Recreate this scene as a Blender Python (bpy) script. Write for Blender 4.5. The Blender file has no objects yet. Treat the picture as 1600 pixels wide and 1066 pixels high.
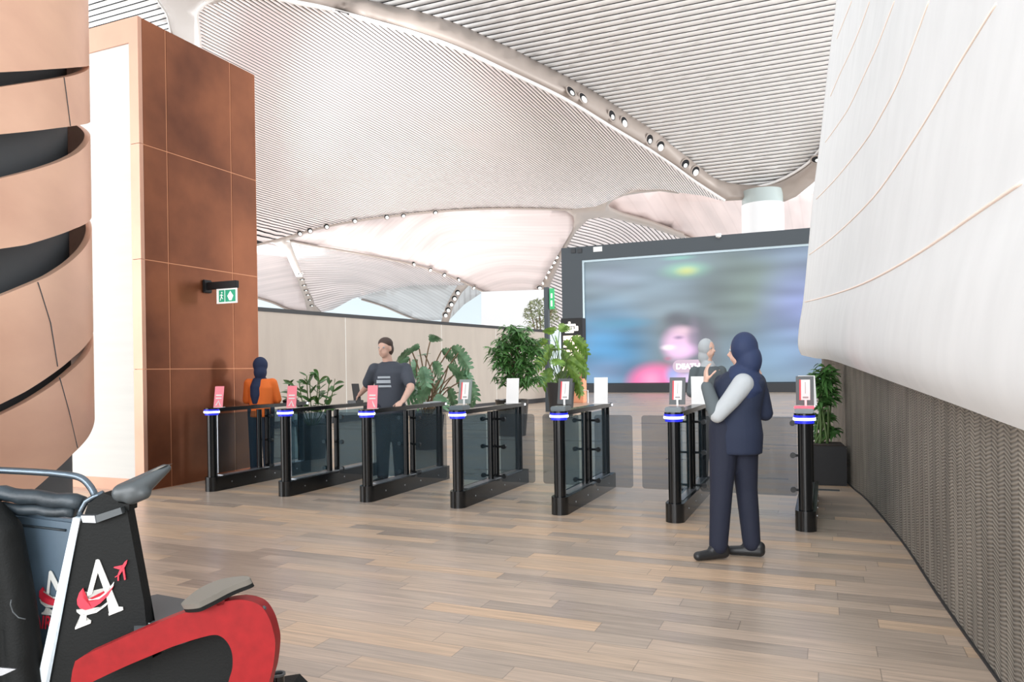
import bpy, bmesh, math, random
import numpy as np
from mathutils import Vector, Matrix, noise
from mathutils.geometry import delaunay_2d_cdt

random.seed(7)
S = bpy.context.scene
COL = S.collection
PI = math.pi

# ------------------------------------------------------------------ camera
F = 1153.0                      # focal length in pixels of the 1600 px wide frame
CXP, CYP = 800.0, 577.0         # principal point
YAW = math.radians(23.03)
ROLL = math.radians(0.86)
CAM = Vector((0, 0, 1.4))
RH = Vector((math.cos(YAW), math.sin(YAW), 0))
FW = Vector((-math.sin(YAW), math.cos(YAW), 0))
UPZ = Vector((0, 0, 1))
RIGHT = RH * math.cos(ROLL) - UPZ * math.sin(ROLL)
UP = UPZ * math.cos(ROLL) + RH * math.sin(ROLL)
cd = bpy.data.cameras.new('camera')
cam = bpy.data.objects.new('camera', cd)
COL.objects.link(cam)
cam.matrix_world = Matrix(((RIGHT.x, UP.x, -FW.x, CAM.x), (RIGHT.y, UP.y, -FW.y, CAM.y), (RIGHT.z, UP.z, -FW.z, CAM.z), (0, 0, 0, 1)))
cd.sensor_width = 36
cd.lens = F / 1600 * 36
cd.shift_y = (CYP - 533) / 1600
cd.clip_end = 500
cd.clip_start = 0.05
S.camera = cam
# ------------------------------------------------------------------ view + light
S.view_settings.view_transform = 'Standard'
S.view_settings.look = 'None'
S.view_settings.exposure = 0.75
S.view_settings.gamma = 1
S.view_settings.use_curve_mapping = False
try:
    S.cycles.max_bounces = 8
    S.cycles.diffuse_bounces = 4
    S.cycles.transparent_max_bounces = 24
except Exception:
    pass
w = bpy.data.worlds.new('daylight')
S.world = w
w.use_nodes = True
w.node_tree.nodes['Background'].inputs[0].default_value = (0.93, 0.97, 1.0, 1)
w.node_tree.nodes['Background'].inputs[1].default_value = 0.84


def area(name, loc, target, sx, sy, power, color=(1, 1, 1)):
    l = bpy.data.lights.new(name, 'AREA')
    l.shape = 'RECTANGLE'; l.size = sx; l.size_y = sy
    l.energy = power; l.color = color
    o = bpy.data.objects.new(name, l); COL.objects.link(o)
    o.location = loc
    o.rotation_euler = (Vector(target) - Vector(loc)).to_track_quat('-Z', 'Y').to_euler()
    return o


# added area fills to brighten the ceiling: behind camera, right and far left
area('rear_fill_light', (-12, -16, 6), (-8, 36, 24), 44, 12, 6500, (0.97, 0.98, 1.0))
area('side_fill_light', (62, 40, 6), (0, 48, 21), 60, 12, 26000, (0.95, 0.98, 1.0))  # fill added out of view on the right to whiten the slats
area('far_fill_light', (-75, 60, 9), (-20, 40, 16), 50, 12, 14000, (0.95, 0.98, 1.0))  # extra fill added far left, out of view
# added spot on the hidden pale floor behind the beige partition, for vault glare
sk = bpy.data.lights.new('bounce_spot', 'SPOT'); sk.energy = 30000; sk.spot_size = math.radians(80); sk.spot_blend = 0.6; sk.shadow_soft_size = 0.3
sko = bpy.data.objects.new('bounce_spot', sk); COL.objects.link(sko); sko.location = (-50, 84, 13)
# added spot above the copper tower for a bright pool on the slatted vault
ul = bpy.data.lights.new('vault_fill_spot', 'SPOT'); ul.energy = 62000; ul.spot_size = math.radians(27); ul.spot_blend = 1.0; ul.shadow_soft_size = 0.2
ulo = bpy.data.objects.new('vault_fill_spot', ul); COL.objects.link(ulo); ulo.location = (-10.5, 8.5, 6.1)
ulo.rotation_euler = ((CAM + (FW - RIGHT * .13 + UP * .325) * 52) - Vector((-10.5, 8.5, 6.1))).to_track_quat('-Z', 'Y').to_euler()


# ------------------------------------------------------------------ projection helpers
def P(px, py, z):
    """point on the viewing ray of a photo position at depth z along the view axis"""
    return CAM + FW * z + RIGHT * ((px - CXP) / F * z) - UP * ((py - CYP) / F * z)


def ray(px, py):
    return FW + RIGHT * ((px - CXP) / F) - UP * ((py - CYP) / F)


def at_x(px, py, X):
    d = ray(px, py); return CAM + d * ((X - CAM.x) / d.x)


def at_y(px, py, Y):
    d = ray(px, py); return CAM + d * ((Y - CAM.y) / d.y)


def at_z(px, py, Z=0.0):
    d = ray(px, py); return CAM + d * ((Z - CAM.z) / d.z)


def at_plane(px, py, pt, n):
    d = ray(px, py); return CAM + d * ((Vector(pt) - CAM).dot(n) / d.dot(n))


# ------------------------------------------------------------------ object helpers
def tag(o, label=None, cat=None, group=None, kind=None):
    if label: o['label'] = label
    if cat: o['category'] = cat
    if group: o['group'] = group
    if kind: o['kind'] = kind
    return o


def link(name, me, mat=None, parent=None, smooth=False, local=False):
    o = bpy.data.objects.new(name, me)
    COL.objects.link(o)
    if mat is not None:
        for m in (mat if isinstance(mat, (list, tuple)) else [mat]):
            me.materials.append(m)
    if smooth and hasattr(me, 'polygons'):
        me.polygons.foreach_set('use_smooth', [True] * len(me.polygons))
    if parent is not None:
        o.parent = parent
        if not local:
            o.matrix_parent_inverse = parent.matrix_basis.inverted()
    return o


def obj(name, bm, mat, parent=None, smooth=False, local=False, smooth_angle=None):
    me = bpy.data.meshes.new(name)
    bmesh.ops.recalc_face_normals(bm, faces=bm.faces)
    bm.to_mesh(me); bm.free()
    o = link(name, me, mat, parent, smooth, local)
    if smooth_angle:
        me.polygons.foreach_set('use_smooth', [True] * len(me.polygons))
        b2 = bmesh.new(); b2.from_mesh(me)
        for e in b2.edges:
            if len(e.link_faces) == 2 and e.calc_face_angle(0) > math.radians(smooth_angle):
                e.smooth = False
        b2.to_mesh(me); b2.free()
    return o


def empty(name, loc=(0, 0, 0), rz=0):
    o = bpy.data.objects.new(name, None)
    COL.objects.link(o)
    o.location = loc; o.rotation_euler = (0, 0, rz)
    o.empty_display_size = 0.2
    return o


def new(): return bmesh.new()


def box(bm, x0, y0, z0, x1, y1, z1, bev=0, mi=0):
    vs = [bm.verts.new(v) for v in ((x0, y0, z0), (x1, y0, z0), (x1, y1, z0), (x0, y1, z0), (x0, y0, z1), (x1, y0, z1), (x1, y1, z1), (x0, y1, z1))]
    fs = [bm.faces.new([vs[i] for i in f]) for f in ((0, 3, 2, 1), (4, 5, 6, 7), (0, 1, 5, 4), (1, 2, 6, 5), (2, 3, 7, 6), (3, 0, 4, 7))]
    for f in fs: f.material_index = mi
    if bev:
        es = list({e for f in fs for e in f.edges})
        bmesh.ops.bevel(bm, geom=es, offset=bev, segments=2, affect='EDGES')
    return bm


def mbox(*a, **k):
    return box(new(), *a, **k)


def prism(bm, pts, off):
    """closed prism from a planar loop of 3-D points, extruded by vector off"""
    off = Vector(off)
    a = [bm.verts.new(p) for p in pts]
    b = [bm.verts.new(Vector(p) + off) for p in pts]
    n = len(pts)
    f0 = bm.faces.new(a); f1 = bm.faces.new(list(reversed(b)))
    for i in range(n):
        bm.faces.new([a[i], b[i], b[(i + 1) % n], a[(i + 1) % n]])
    bmesh.ops.triangulate(bm, faces=[f0, f1])
    return bm


def tube(bm, pts, rad, seg=12, cap=True):
    pts = [Vector(p) for p in pts]
    n = len(pts)
    rad = rad if isinstance(rad, (list, tuple)) else [rad] * n
    prev = None; rings = []
    for i, p in enumerate(pts):
        t = (pts[min(i + 1, n - 1)] - pts[max(i - 1, 0)]).normalized()
        if prev is None:
            a = Vector((0, 0, 1)) if abs(t.z) < 0.9 else Vector((1, 0, 0))
            u = t.cross(a).normalized()
        else:
            u = (prev - t * prev.dot(t)).normalized()
        prev = u; v = t.cross(u)
        rings.append([bm.verts.new(p + (u * math.cos(2 * PI * k / seg) + v * math.sin(2 * PI * k / seg)) * rad[i]) for k in range(seg)])
    for i in range(n - 1):
        for k in range(seg):
            bm.faces.new([rings[i][k], rings[i][(k + 1) % seg], rings[i + 1][(k + 1) % seg], rings[i + 1][k]])
    if cap:
        bm.faces.new(list(reversed(rings[0]))); bm.faces.new(rings[-1])
    return bm


def cyl(bm, c, r, z0, z1, seg=32, r2=None):
    return tube(bm, [(c[0], c[1], z0), (c[0], c[1], z1)], [r, r if r2 is None else r2], seg)


def lathe(bm, prof, c=(0, 0, 0), seg=32):
    rings = []
    for r, z in prof:
        rings.append([bm.verts.new((c[0] + r * math.cos(2 * PI * k / seg), c[1] + r * math.sin(2 * PI * k / seg), c[2] + z)) for k in range(seg)])
    for i in range(len(prof) - 1):
        for k in range(seg):
            bm.faces.new([rings[i][k], rings[i][(k + 1) % seg], rings[i + 1][(k + 1) % seg], rings[i + 1][k]])
    bm.faces.new(list(reversed(rings[0]))); bm.faces.new(rings[-1])
    return bm


def catmull(pts, n=6, closed=False):
    out = []
    pts = [tuple(p) for p in pts]; L = len(pts)
    for i in range(L if closed else L - 1):
        p0, p1, p2, p3 = (pts[(i - 1) % L], pts[i], pts[(i + 1) % L], pts[(i + 2) % L]) if closed else (pts[max(i - 1, 0)], pts[i], pts[i + 1], pts[min(i + 2, L - 1)])
        for k in range(n):
            t = k / n
            out.append(tuple(0.5 * (2 * b + (c - a) * t + (2 * a - 5 * b + 4 * c - d) * t * t + (3 * b - a - 3 * c + d) * t ** 3) for a, b, c, d in zip(p0, p1, p2, p3)))
    if not closed: out.append(pts[-1])
    return out


# ------------------------------------------------------------------ materials
def nodes_of(m):
    m.use_nodes = True
    nt = m.node_tree
    return nt, nt.nodes, nt.links, nt.nodes['Principled BSDF']


def mat(name, color, rough=0.5, metal=0.0, spec=0.5, emit=0, alpha=None, var=0.0, vscale=3.0, bump=0.0, bscale=40.0, coat=0, vcol=None, stretch=None):
    m = bpy.data.materials.new(name)
    nt, N, L, b = nodes_of(m)
    b.inputs['Base Color'].default_value = (*color, 1)
    b.inputs['Roughness'].default_value = rough
    b.inputs['Metallic'].default_value = metal
    b.inputs['Specular IOR Level'].default_value = spec
    b.inputs['Coat Weight'].default_value = coat
    if emit:
        b.inputs['Emission Color'].default_value = (*color, 1)
        b.inputs['Emission Strength'].default_value = emit
    if alpha is not None: b.inputs['Alpha'].default_value = alpha
    if var or bump:
        tc = N.new('ShaderNodeTexCoord')
        src = tc.outputs['Object']
        if stretch:
            mp = N.new('ShaderNodeMapping'); mp.inputs['Scale'].default_value = stretch
            L.new(src, mp.inputs[0]); src = mp.outputs[0]
    if var:
        nz = N.new('ShaderNodeTexNoise'); nz.inputs['Scale'].default_value = vscale; nz.inputs['Detail'].default_value = 6
        L.new(src, nz.inputs['Vector'])
        r = N.new('ShaderNodeValToRGB')
        c2 = vcol or tuple(min(1, c * (1 + var)) for c in color)
        c1 = tuple(c * (1 - var) for c in color)
        r.color_ramp.elements[0].color = (*c1, 1); r.color_ramp.elements[1].color = (*c2, 1)
        r.color_ramp.elements[0].position = 0.3; r.color_ramp.elements[1].position = 0.7
        L.new(nz.outputs['Fac'], r.inputs[0]); L.new(r.outputs[0], b.inputs['Base Color'])
    if bump:
        n2 = N.new('ShaderNodeTexNoise'); n2.inputs['Scale'].default_value = bscale; n2.inputs['Detail'].default_value = 4
        L.new(src, n2.inputs['Vector'])
        bp = N.new('ShaderNodeBump'); bp.inputs['Strength'].default_value = bump; bp.inputs['Distance'].default_value = 0.01
        L.new(n2.outputs['Fac'], bp.inputs['Height']); L.new(bp.outputs[0], b.inputs['Normal'])
    return m


def math_node(N, L, op, a, b=None, c=None):
    n = N.new('ShaderNodeMath'); n.operation = op
    for i, v in enumerate((a, b, c)):
        if v is None: continue
        if isinstance(v, (int, float)): n.inputs[i].default_value = v
        else: L.new(v, n.inputs[i])
    return n.outputs[0]


def floor_material():
    m = bpy.data.materials.new('oak_planks')
    nt, N, L, b = nodes_of(m)
    tc = N.new('ShaderNodeTexCoord'); sp = N.new('ShaderNodeSeparateXYZ')
    L.new(tc.outputs['Object'], sp.inputs[0])
    W, LEN = 0.145, 1.05
    yr = math_node(N, L, 'DIVIDE', sp.outputs[1], W)
    row = math_node(N, L, 'FLOOR', yr)
    wn = N.new('ShaderNodeTexWhiteNoise'); wn.noise_dimensions = '1D'; L.new(row, wn.inputs['W'])
    xs = math_node(N, L, 'ADD', math_node(N, L, 'DIVIDE', sp.outputs[0], LEN), math_node(N, L, 'MULTIPLY', wn.outputs[0], 7.3))
    colm = math_node(N, L, 'FLOOR', xs)
    cb = N.new('ShaderNodeCombineXYZ'); L.new(row, cb.inputs[0]); L.new(colm, cb.inputs[1])
    w2 = N.new('ShaderNodeTexWhiteNoise'); w2.noise_dimensions = '3D'; L.new(cb.outputs[0], w2.inputs['Vector'])
    r = N.new('ShaderNodeValToRGB'); cr = r.color_ramp; cr.interpolation = 'LINEAR'
    stops = [(0, (0.36, 0.29, 0.235)), (0.25, (0.43, 0.345, 0.275)), (0.5, (0.50, 0.39, 0.305)), (0.8, (0.54, 0.40, 0.285)), (1, (0.62, 0.43, 0.28))]
    cr.elements[0].position = 0; cr.elements[0].color = (*stops[0][1], 1)
    cr.elements[1].position = 1; cr.elements[1].color = (*stops[-1][1], 1)
    for p, c in stops[1:-1]:
        e = cr.elements.new(p); e.color = (*c, 1)
    L.new(w2.outputs[0], r.inputs[0])
    # grain
    mp = N.new('ShaderNodeMapping'); mp.inputs['Scale'].default_value = (1.2, 22, 1); L.new(tc.outputs['Object'], mp.inputs[0])
    off = N.new('ShaderNodeVectorMath'); off.operation = 'ADD'; L.new(mp.outputs[0], off.inputs[0]); L.new(w2.outputs[1], off.inputs[1])
    g = N.new('ShaderNodeTexNoise'); g.inputs['Scale'].default_value = 2.2; g.inputs['Detail'].default_value = 8; L.new(off.outputs[0], g.inputs['Vector'])
    gm = N.new('ShaderNodeMapRange'); gm.inputs[1].default_value = 0.3; gm.inputs[2].default_value = 0.7; gm.inputs[3].default_value = 0.8; gm.inputs[4].default_value = 1.18
    L.new(g.outputs['Fac'], gm.inputs[0])
    # seams
    fy = math_node(N, L, 'FRACT', yr); fx = math_node(N, L, 'FRACT', xs)
    dy = math_node(N, L, 'MINIMUM', fy, math_node(N, L, 'SUBTRACT', 1.0, fy))
    dx = math_node(N, L, 'MINIMUM', fx, math_node(N, L, 'SUBTRACT', 1.0, fx))
    sy = math_node(N, L, 'GREATER_THAN', dy, 0.0022 / W); sx = math_node(N, L, 'GREATER_THAN', dx, 0.0025 / LEN)
    seam = math_node(N, L, 'MULTIPLY', sy, sx)
    sm = N.new('ShaderNodeMapRange'); sm.inputs[3].default_value = 0.6; sm.inputs[4].default_value = 1.0; L.new(seam, sm.inputs[0])
    k = math_node(N, L, 'MULTIPLY', gm.outputs[0], sm.outputs[0])
    vm = N.new('ShaderNodeVectorMath'); vm.operation = 'SCALE'; L.new(r.outputs[0], vm.inputs[0]); L.new(k, vm.inputs['Scale'])
    L.new(vm.outputs[0], b.inputs['Base Color'])
    rr = N.new('ShaderNodeMapRange'); rr.inputs[3].default_value = 0.27; rr.inputs[4].default_value = 0.36; L.new(w2.outputs[0], rr.inputs[0])
    L.new(rr.outputs[0], b.inputs['Roughness'])
    b.inputs['Specular IOR Level'].default_value = 1.0
    bp = N.new('ShaderNodeBump'); bp.inputs['Strength'].default_value = 0.25; bp.inputs['Distance'].default_value = 0.002
    L.new(math_node(N, L, 'ADD', seam, math_node(N, L, 'MULTIPLY', g.outputs['Fac'], 0.06)), bp.inputs['Height'])
    L.new(bp.outputs[0], b.inputs['Normal'])
    return m


def woven_material():
    m = bpy.data.materials.new('woven_rope_panel')
    nt, N, L, b = nodes_of(m)
    tc = N.new('ShaderNodeTexCoord'); sp = N.new('ShaderNodeSeparateXYZ'); L.new(tc.outputs['UV'], sp.inputs[0])
    nz = N.new('ShaderNodeTexNoise'); nz.inputs['Scale'].default_value = 5; L.new(tc.outputs['UV'], nz.inputs['Vector'])
    u = math_node(N, L, 'DIVIDE', sp.outputs[0], 0.19)
    tri = math_node(N, L, 'PINGPONG', u, 0.5)
    v = math_node(N, L, 'ADD', math_node(N, L, 'DIVIDE', sp.outputs[1], 0.019), math_node(N, L, 'MULTIPLY', tri, 2.4))
    v = math_node(N, L, 'ADD', v, math_node(N, L, 'MULTIPLY', nz.outputs['Fac'], 1.5))
    s = math_node(N, L, 'SINE', math_node(N, L, 'MULTIPLY', v, 2 * PI))
    s2 = math_node(N, L, 'ABSOLUTE', math_node(N, L, 'SINE', math_node(N, L, 'MULTIPLY', u, 2 * PI)))
    h = math_node(N, L, 'ADD', math_node(N, L, 'MULTIPLY', s, 0.6), math_node(N, L, 'MULTIPLY', math_node(N, L, 'POWER', s2, 0.5), 0.6))
    r = N.new('ShaderNodeValToRGB')
    r.color_ramp.elements[0].color = (0.045, 0.038, 0.031, 1); r.color_ramp.elements[0].position = 0.0
    r.color_ramp.elements[1].color = (0.28, 0.25, 0.21, 1); r.color_ramp.elements[1].position = 0.75
    hr = N.new('ShaderNodeMapRange'); hr.inputs[1].default_value = -0.6; hr.inputs[2].default_value = 1.2; L.new(h, hr.inputs[0])
    L.new(hr.outputs[0], r.inputs[0])
    mp = N.new('ShaderNodeMapping'); mp.inputs['Scale'].default_value = (2.2, 0.35, 1); L.new(tc.outputs['UV'], mp.inputs[0])
    n3 = N.new('ShaderNodeTexNoise'); n3.inputs['Scale'].default_value = 2.5; n3.inputs['Detail'].default_value = 3; L.new(mp.outputs[0], n3.inputs['Vector'])
    mr = N.new('ShaderNodeMapRange'); mr.inputs[1].default_value = 0.3; mr.inputs[2].default_value = 0.7; mr.inputs[3].default_value = 0.65; mr.inputs[4].default_value = 1.25; L.new(n3.outputs['Fac'], mr.inputs[0])
    vm = N.new('ShaderNodeVectorMath'); vm.operation = 'SCALE'; L.new(r.outputs[0], vm.inputs[0]); L.new(mr.outputs[0], vm.inputs['Scale'])
    L.new(vm.outputs[0], b.inputs['Base Color'])
    b.inputs['Roughness'].default_value = 0.7
    bp = N.new('ShaderNodeBump'); bp.inputs['Strength'].default_value = 0.8; bp.inputs['Distance'].default_value = 0.006
    L.new(h, bp.inputs['Height']); L.new(bp.outputs[0], b.inputs['Normal'])
    return m


def stripe_material(name, color, dark, axis, pitch, duty=0.3, rough=0.4):
    m = bpy.data.materials.new(name)
    nt, N, L, b = nodes_of(m)
    tc = N.new('ShaderNodeTexCoord'); sp = N.new('ShaderNodeSeparateXYZ'); L.new(tc.outputs['Object'], sp.inputs[0])
    f = math_node(N, L, 'FRACT', math_node(N, L, 'DIVIDE', sp.outputs[axis], pitch))
    g = math_node(N, L, 'LESS_THAN', f, duty)
    nz = N.new('ShaderNodeTexNoise'); nz.inputs['Scale'].default_value = 1
    mp = N.new('ShaderNodeMapping'); mp.inputs['Scale'].default_value = (0.05, 0.5, 0.3) if axis == 1 else (0.5, 0.05, 0.3)
    L.new(tc.outputs['Object'], mp.inputs[0]); L.new(mp.outputs[0], nz.inputs['Vector'])
    mr = N.new('ShaderNodeMapRange'); mr.inputs[1].default_value = .3; mr.inputs[2].default_value = .7; mr.inputs[3].default_value = .85; mr.inputs[4].default_value = 1.1
    L.new(nz.outputs['Fac'], mr.inputs[0])
    mx = N.new('ShaderNodeMix'); mx.data_type = 'RGBA'
    mx.inputs[6].default_value = (*color, 1); mx.inputs[7].default_value = (*dark, 1)
    L.new(g, mx.inputs[0])
    vm = N.new('ShaderNodeVectorMath'); vm.operation = 'SCALE'; L.new(mx.outputs[2], vm.inputs[0]); L.new(mr.outputs[0], vm.inputs['Scale'])
    L.new(vm.outputs[0], b.inputs['Base Color'])
    b.inputs['Roughness'].default_value = rough
    return m


M = {}
M['floor'] = floor_material()
M['woven'] = woven_material()
M['copper_dark'] = mat('oxidised_copper', (0.235, 0.068, 0.026), 0.42, 0.5, var=0.4, vscale=0.9, vcol=(0.36, 0.12, 0.05), bump=0.06, bscale=6)
M['copper_seam'] = mat('copper_seam', (0.62, 0.27, 0.14), 0.4, 0.5)
M['copper_light'] = mat('pale_copper', (0.68, 0.38, 0.27), 0.42, 0.45, var=0.10, vscale=1.3, bump=0.03, bscale=4)
M['drum_copper'] = mat('brushed_copper', (0.95, 0.56, 0.40), 0.38, 0.55, var=0.13, vscale=1.1, bump=0.05, bscale=3, stretch=(1, 1, 2.5))
M['drum_core'] = mat('charcoal_core', (0.075, 0.085, 0.095), 0.6)
M['cream'] = mat('cream_plaster', (0.70, 0.69, 0.65), 0.65, var=0.03, vscale=2, stretch=(0.3, 0.3, 6))
M['beige_wall'] = mat('beige_fabric_panel', (0.42, 0.365, 0.315), 0.75, var=0.05, vscale=3, stretch=(1, 1, .2), bump=0.15, bscale=60)
M['white_wall'] = mat('white_stretched_fabric', (0.69, 0.695, 0.695), 0.7, var=0.035, vscale=3, stretch=(1.5, 1.5, 0.5), bump=0.03, bscale=14)
M['rose_gold'] = mat('rose_gold_strip', (0.96, 0.80, 0.70), 0.45, 0.2)
M['slat_white'] = mat('white_aluminium_slat', (0.92, 0.91, 0.90), 0.30, 0.0, spec=0.8)
M['slat_pink'] = mat('pink_tinted_slat', (0.94, 0.84, 0.82), 0.30, 0.1, spec=0.9)
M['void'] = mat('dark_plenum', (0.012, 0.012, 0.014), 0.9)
M['rib'] = mat('greige_rib_panel', (0.42, 0.355, 0.315), 0.45, 0.1)
M['rib_edge'] = mat('white_rib_edge', (0.92, 0.89, 0.87), 0.4)
M['vault_pink'] = stripe_material('pale_pink_vault', (0.70, 0.60, 0.585), (0.66, 0.56, 0.545), 1, 0.9, 0.2, 0.4)
M['vault_pink2'] = stripe_material('warm_pink_vault', (0.86, 0.71, 0.68), (0.82, 0.67, 0.64), 0, 1.4, 0.15, 0.4)
M['vault_stripe'] = stripe_material('striped_vault', (0.82, 0.74, 0.73), (0.40, 0.32, 0.31), 0, 0.62, 0.34, 0.35)
M['vault_grey'] = stripe_material('silver_vault', (0.60, 0.60, 0.60), (0.5, 0.49, 0.49), 0, 1.2, 0.3, 0.35)
M['column'] = mat('white_column', (0.90, 0.91, 0.92), 0.4)
M['column_glass'] = mat('green_glass_collar', (0.45, 0.52, 0.51), 0.15, spec=0.9)
M['black_metal'] = mat('gloss_black_metal', (0.005, 0.006, 0.007), 0.22, 0.0, spec=0.5, coat=0.0)
M['black_matt'] = mat('matt_black', (0.02, 0.02, 0.022), 0.6)
M['charcoal'] = mat('charcoal_cladding', (0.055, 0.068, 0.08), 0.55)
M['charcoal_dark'] = mat('dark_plinth', (0.03, 0.033, 0.038), 0.5)
M['screen_frame'] = mat('light_metal_trim', (0.35, 0.42, 0.45), 0.3, 0.6)
M['steel'] = mat('brushed_steel', (0.45, 0.47, 0.5), 0.3, 0.9)
M['led_white'] = mat('white_blue_led', (0.80, 0.86, 1.0), 0.4, emit=3.0)
M['led_blue'] = mat('blue_led_halo', (0.01, 0.015, 0.25), 0.4)
M['led_blue'].node_tree.nodes['Principled BSDF'].inputs['Emission Color'].default_value = (0.02, 0.03, 0.9, 1)
M['led_blue'].node_tree.nodes['Principled BSDF'].inputs['Emission Strength'].default_value = 0.4
M['led_red'] = mat('red_led', (1.0, 0.05, 0.08), 0.4, emit=1.5)
M['pink_card'] = mat('pink_card', (0.93, 0.27, 0.33), 0.45)
M['white_card'] = mat('white_card', (0.82, 0.82, 0.81), 0.4)
M['red_print'] = mat('red_print', (0.80, 0.06, 0.08), 0.5)
M['grey_print'] = mat('grey_print', (0.35, 0.33, 0.33), 0.5)
M['grey_plastic'] = mat('grey_plastic', (0.065, 0.075, 0.08), 0.4)
M['scanner'] = mat('scanner_grey_blue', (0.13, 0.17, 0.19), 0.25, spec=0.8)
M['green_sign'] = mat('green_exit_sign', (0.04, 0.42, 0.24), 0.5, emit=0.25)
M['sign_white'] = mat('sign_white', (0.93, 0.95, 0.93), 0.5, emit=0.35)
M['sign_text'] = mat('lit_sign_text', (1.0, 0.95, 0.86), 0.5, emit=1.6)
M['sign_panel'] = mat('lit_warm_panel', (1.0, 0.82, 0.62), 0.5, emit=1.0)
M['wood_warm'] = mat('warm_wood', (0.42, 0.18, 0.07), 0.4)
M['orange_box'] = mat('terracotta_box', (0.85, 0.36, 0.20), 0.5)
M['skin'] = mat('skin', (0.66, 0.42, 0.33), 0.5, var=0.05, vscale=12)
M['hair'] = mat('dark_brown_hair', (0.06, 0.038, 0.03), 0.6, bump=0.4, bscale=90)
M['navy'] = mat('navy_cloth', (0.012, 0.020, 0.048), 0.8, bump=0.25, bscale=25)
M['navy_dark'] = mat('dark_navy_cloth', (0.010, 0.014, 0.032), 0.8, bump=0.25, bscale=25)
M['navy_scarf'] = mat('navy_headscarf', (0.016, 0.030, 0.085), 0.75, bump=0.3, bscale=18)
M['tshirt'] = mat('slate_tshirt', (0.055, 0.065, 0.085), 0.85, bump=0.3, bscale=18)
M['print_pale'] = mat('pale_shirt_print', (0.42, 0.47, 0.52), 0.8)
M['orange_vest'] = mat('orange_vest', (0.95, 0.20, 0.03), 0.75, bump=0.3, bscale=18)
M['jeans'] = mat('dark_blue_trousers', (0.03, 0.05, 0.08), 0.85, bump=0.2, bscale=30)
M['grey_cloth'] = mat('grey_cloth', (0.10, 0.12, 0.13), 0.85, bump=0.3, bscale=18)
M['pale_cloth'] = mat('pale_cloth', (0.44, 0.47, 0.49), 0.8, bump=0.3, bscale=18)
M['greige_cloth'] = mat('greige_cloth', (0.26, 0.26, 0.26), 0.8, bump=0.3, bscale=18)
M['shoe'] = mat('black_shoe', (0.015, 0.016, 0.018), 0.45)
M['leaf'] = mat('green_leaf', (0.045, 0.15, 0.035), 0.35, var=0.45, vscale=9, vcol=(0.11, 0.27, 0.07))
M['leaf_bright'] = mat('bright_leaf', (0.11, 0.27, 0.04), 0.4, var=0.4, vscale=7, vcol=(0.25, 0.42, 0.08))
M['leaf_monstera'] = mat('monstera_leaf', (0.07, 0.20, 0.09), 0.28, var=0.4, vscale=6, vcol=(0.20, 0.38, 0.22))
M['leaf_pale'] = mat('pale_leaf', (0.25, 0.31, 0.15), 0.5, var=0.3, vscale=6, vcol=(0.42, 0.46, 0.26))
M['bark'] = mat('stem_bark', (0.20, 0.14, 0.085), 0.8, bump=0.4, bscale=30)
M['stem_green'] = mat('green_stem', (0.10, 0.17, 0.05), 0.6)
M['soil'] = mat('soil', (0.035, 0.025, 0.02), 0.95, bump=0.6, bscale=60)
M['cart_red'] = mat('cart_red_paint', (0.27, 0.008, 0.010), 0.5, spec=0.25, var=0.12, vscale=30)
M['cart_black'] = mat('cart_black_panel', (0.007, 0.008, 0.008), 0.6, spec=0.2, bump=0.12, bscale=140)
M['cart_fabric'] = mat('blue_grey_vinyl', (0.10, 0.15, 0.20), 0.42, var=0.25, vscale=5, bump=0.15, bscale=10)
M['cart_roll'] = mat('worn_dark_vinyl', (0.03, 0.042, 0.052), 0.45, var=0.5, vscale=9, bump=0.5, bscale=20)
M['cart_deck'] = mat('grey_deck_mat', (0.10, 0.105, 0.11), 0.6)
M['pad'] = mat('taupe_arm_pad', (0.16, 0.15, 0.13), 0.45)
M['rail'] = mat('dark_tube_steel', (0.12, 0.15, 0.18), 0.25, 0.8, bump=0.2, bscale=30)
M['white_strip'] = mat('white_strip', (0.80, 0.88, 0.93), 0.35)
M['logo_white'] = mat('logo_white', (0.78, 0.78, 0.74), 0.45)
M['logo_red'] = mat('logo_red', (0.72, 0.03, 0.06), 0.45)
M['pale_facade'] = mat('pale_blue_facade', (0.70, 0.78, 0.82), 0.6)


def glass(name, color, alpha, rough=0.04, body=(0.05, 0.06, 0.07)):
    """tinted sheet: a see-through mix with a glossy surface"""
    m = bpy.data.materials.new(name); m.use_nodes = True
    N = m.node_tree.nodes; L = m.node_tree.links; N.clear()
    out = N.new('ShaderNodeOutputMaterial')
    t = N.new('ShaderNodeBsdfTransparent'); t.inputs[0].default_value = (*color, 1)
    p = N.new('ShaderNodeBsdfPrincipled'); p.inputs['Base Color'].default_value = (*body, 1); p.inputs['Specular IOR Level'].default_value = 0.8; p.inputs['Roughness'].default_value = rough
    fr = N.new('ShaderNodeFresnel'); fr.inputs[0].default_value = 1.5
    a = N.new('ShaderNodeMath'); a.operation = 'ADD'; a.inputs[1].default_value = alpha; L.new(fr.outputs[0], a.inputs[0])
    a.use_clamp = True
    ge = N.new('ShaderNodeNewGeometry'); iv = math_node(N, L, 'SUBTRACT', 1.0, ge.outputs['Backfacing'])
    fa = math_node(N, L, 'MULTIPLY', a.outputs[0], iv)
    mx = N.new('ShaderNodeMixShader'); L.new(fa, mx.inputs[0]); L.new(t.outputs[0], mx.inputs[1]); L.new(p.outputs[0], mx.inputs[2])
    L.new(mx.outputs[0], out.inputs[0])
    return m


M['side_glass'] = glass('smoked_side_glass', (0.60, 0.72, 0.78), 0.08, body=(0.06, 0.12, 0.16))
M['gate_glass'] = glass('smoked_gate_glass', (0.68, 0.70, 0.72), 0.08, body=(0.12, 0.15, 0.17))


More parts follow.
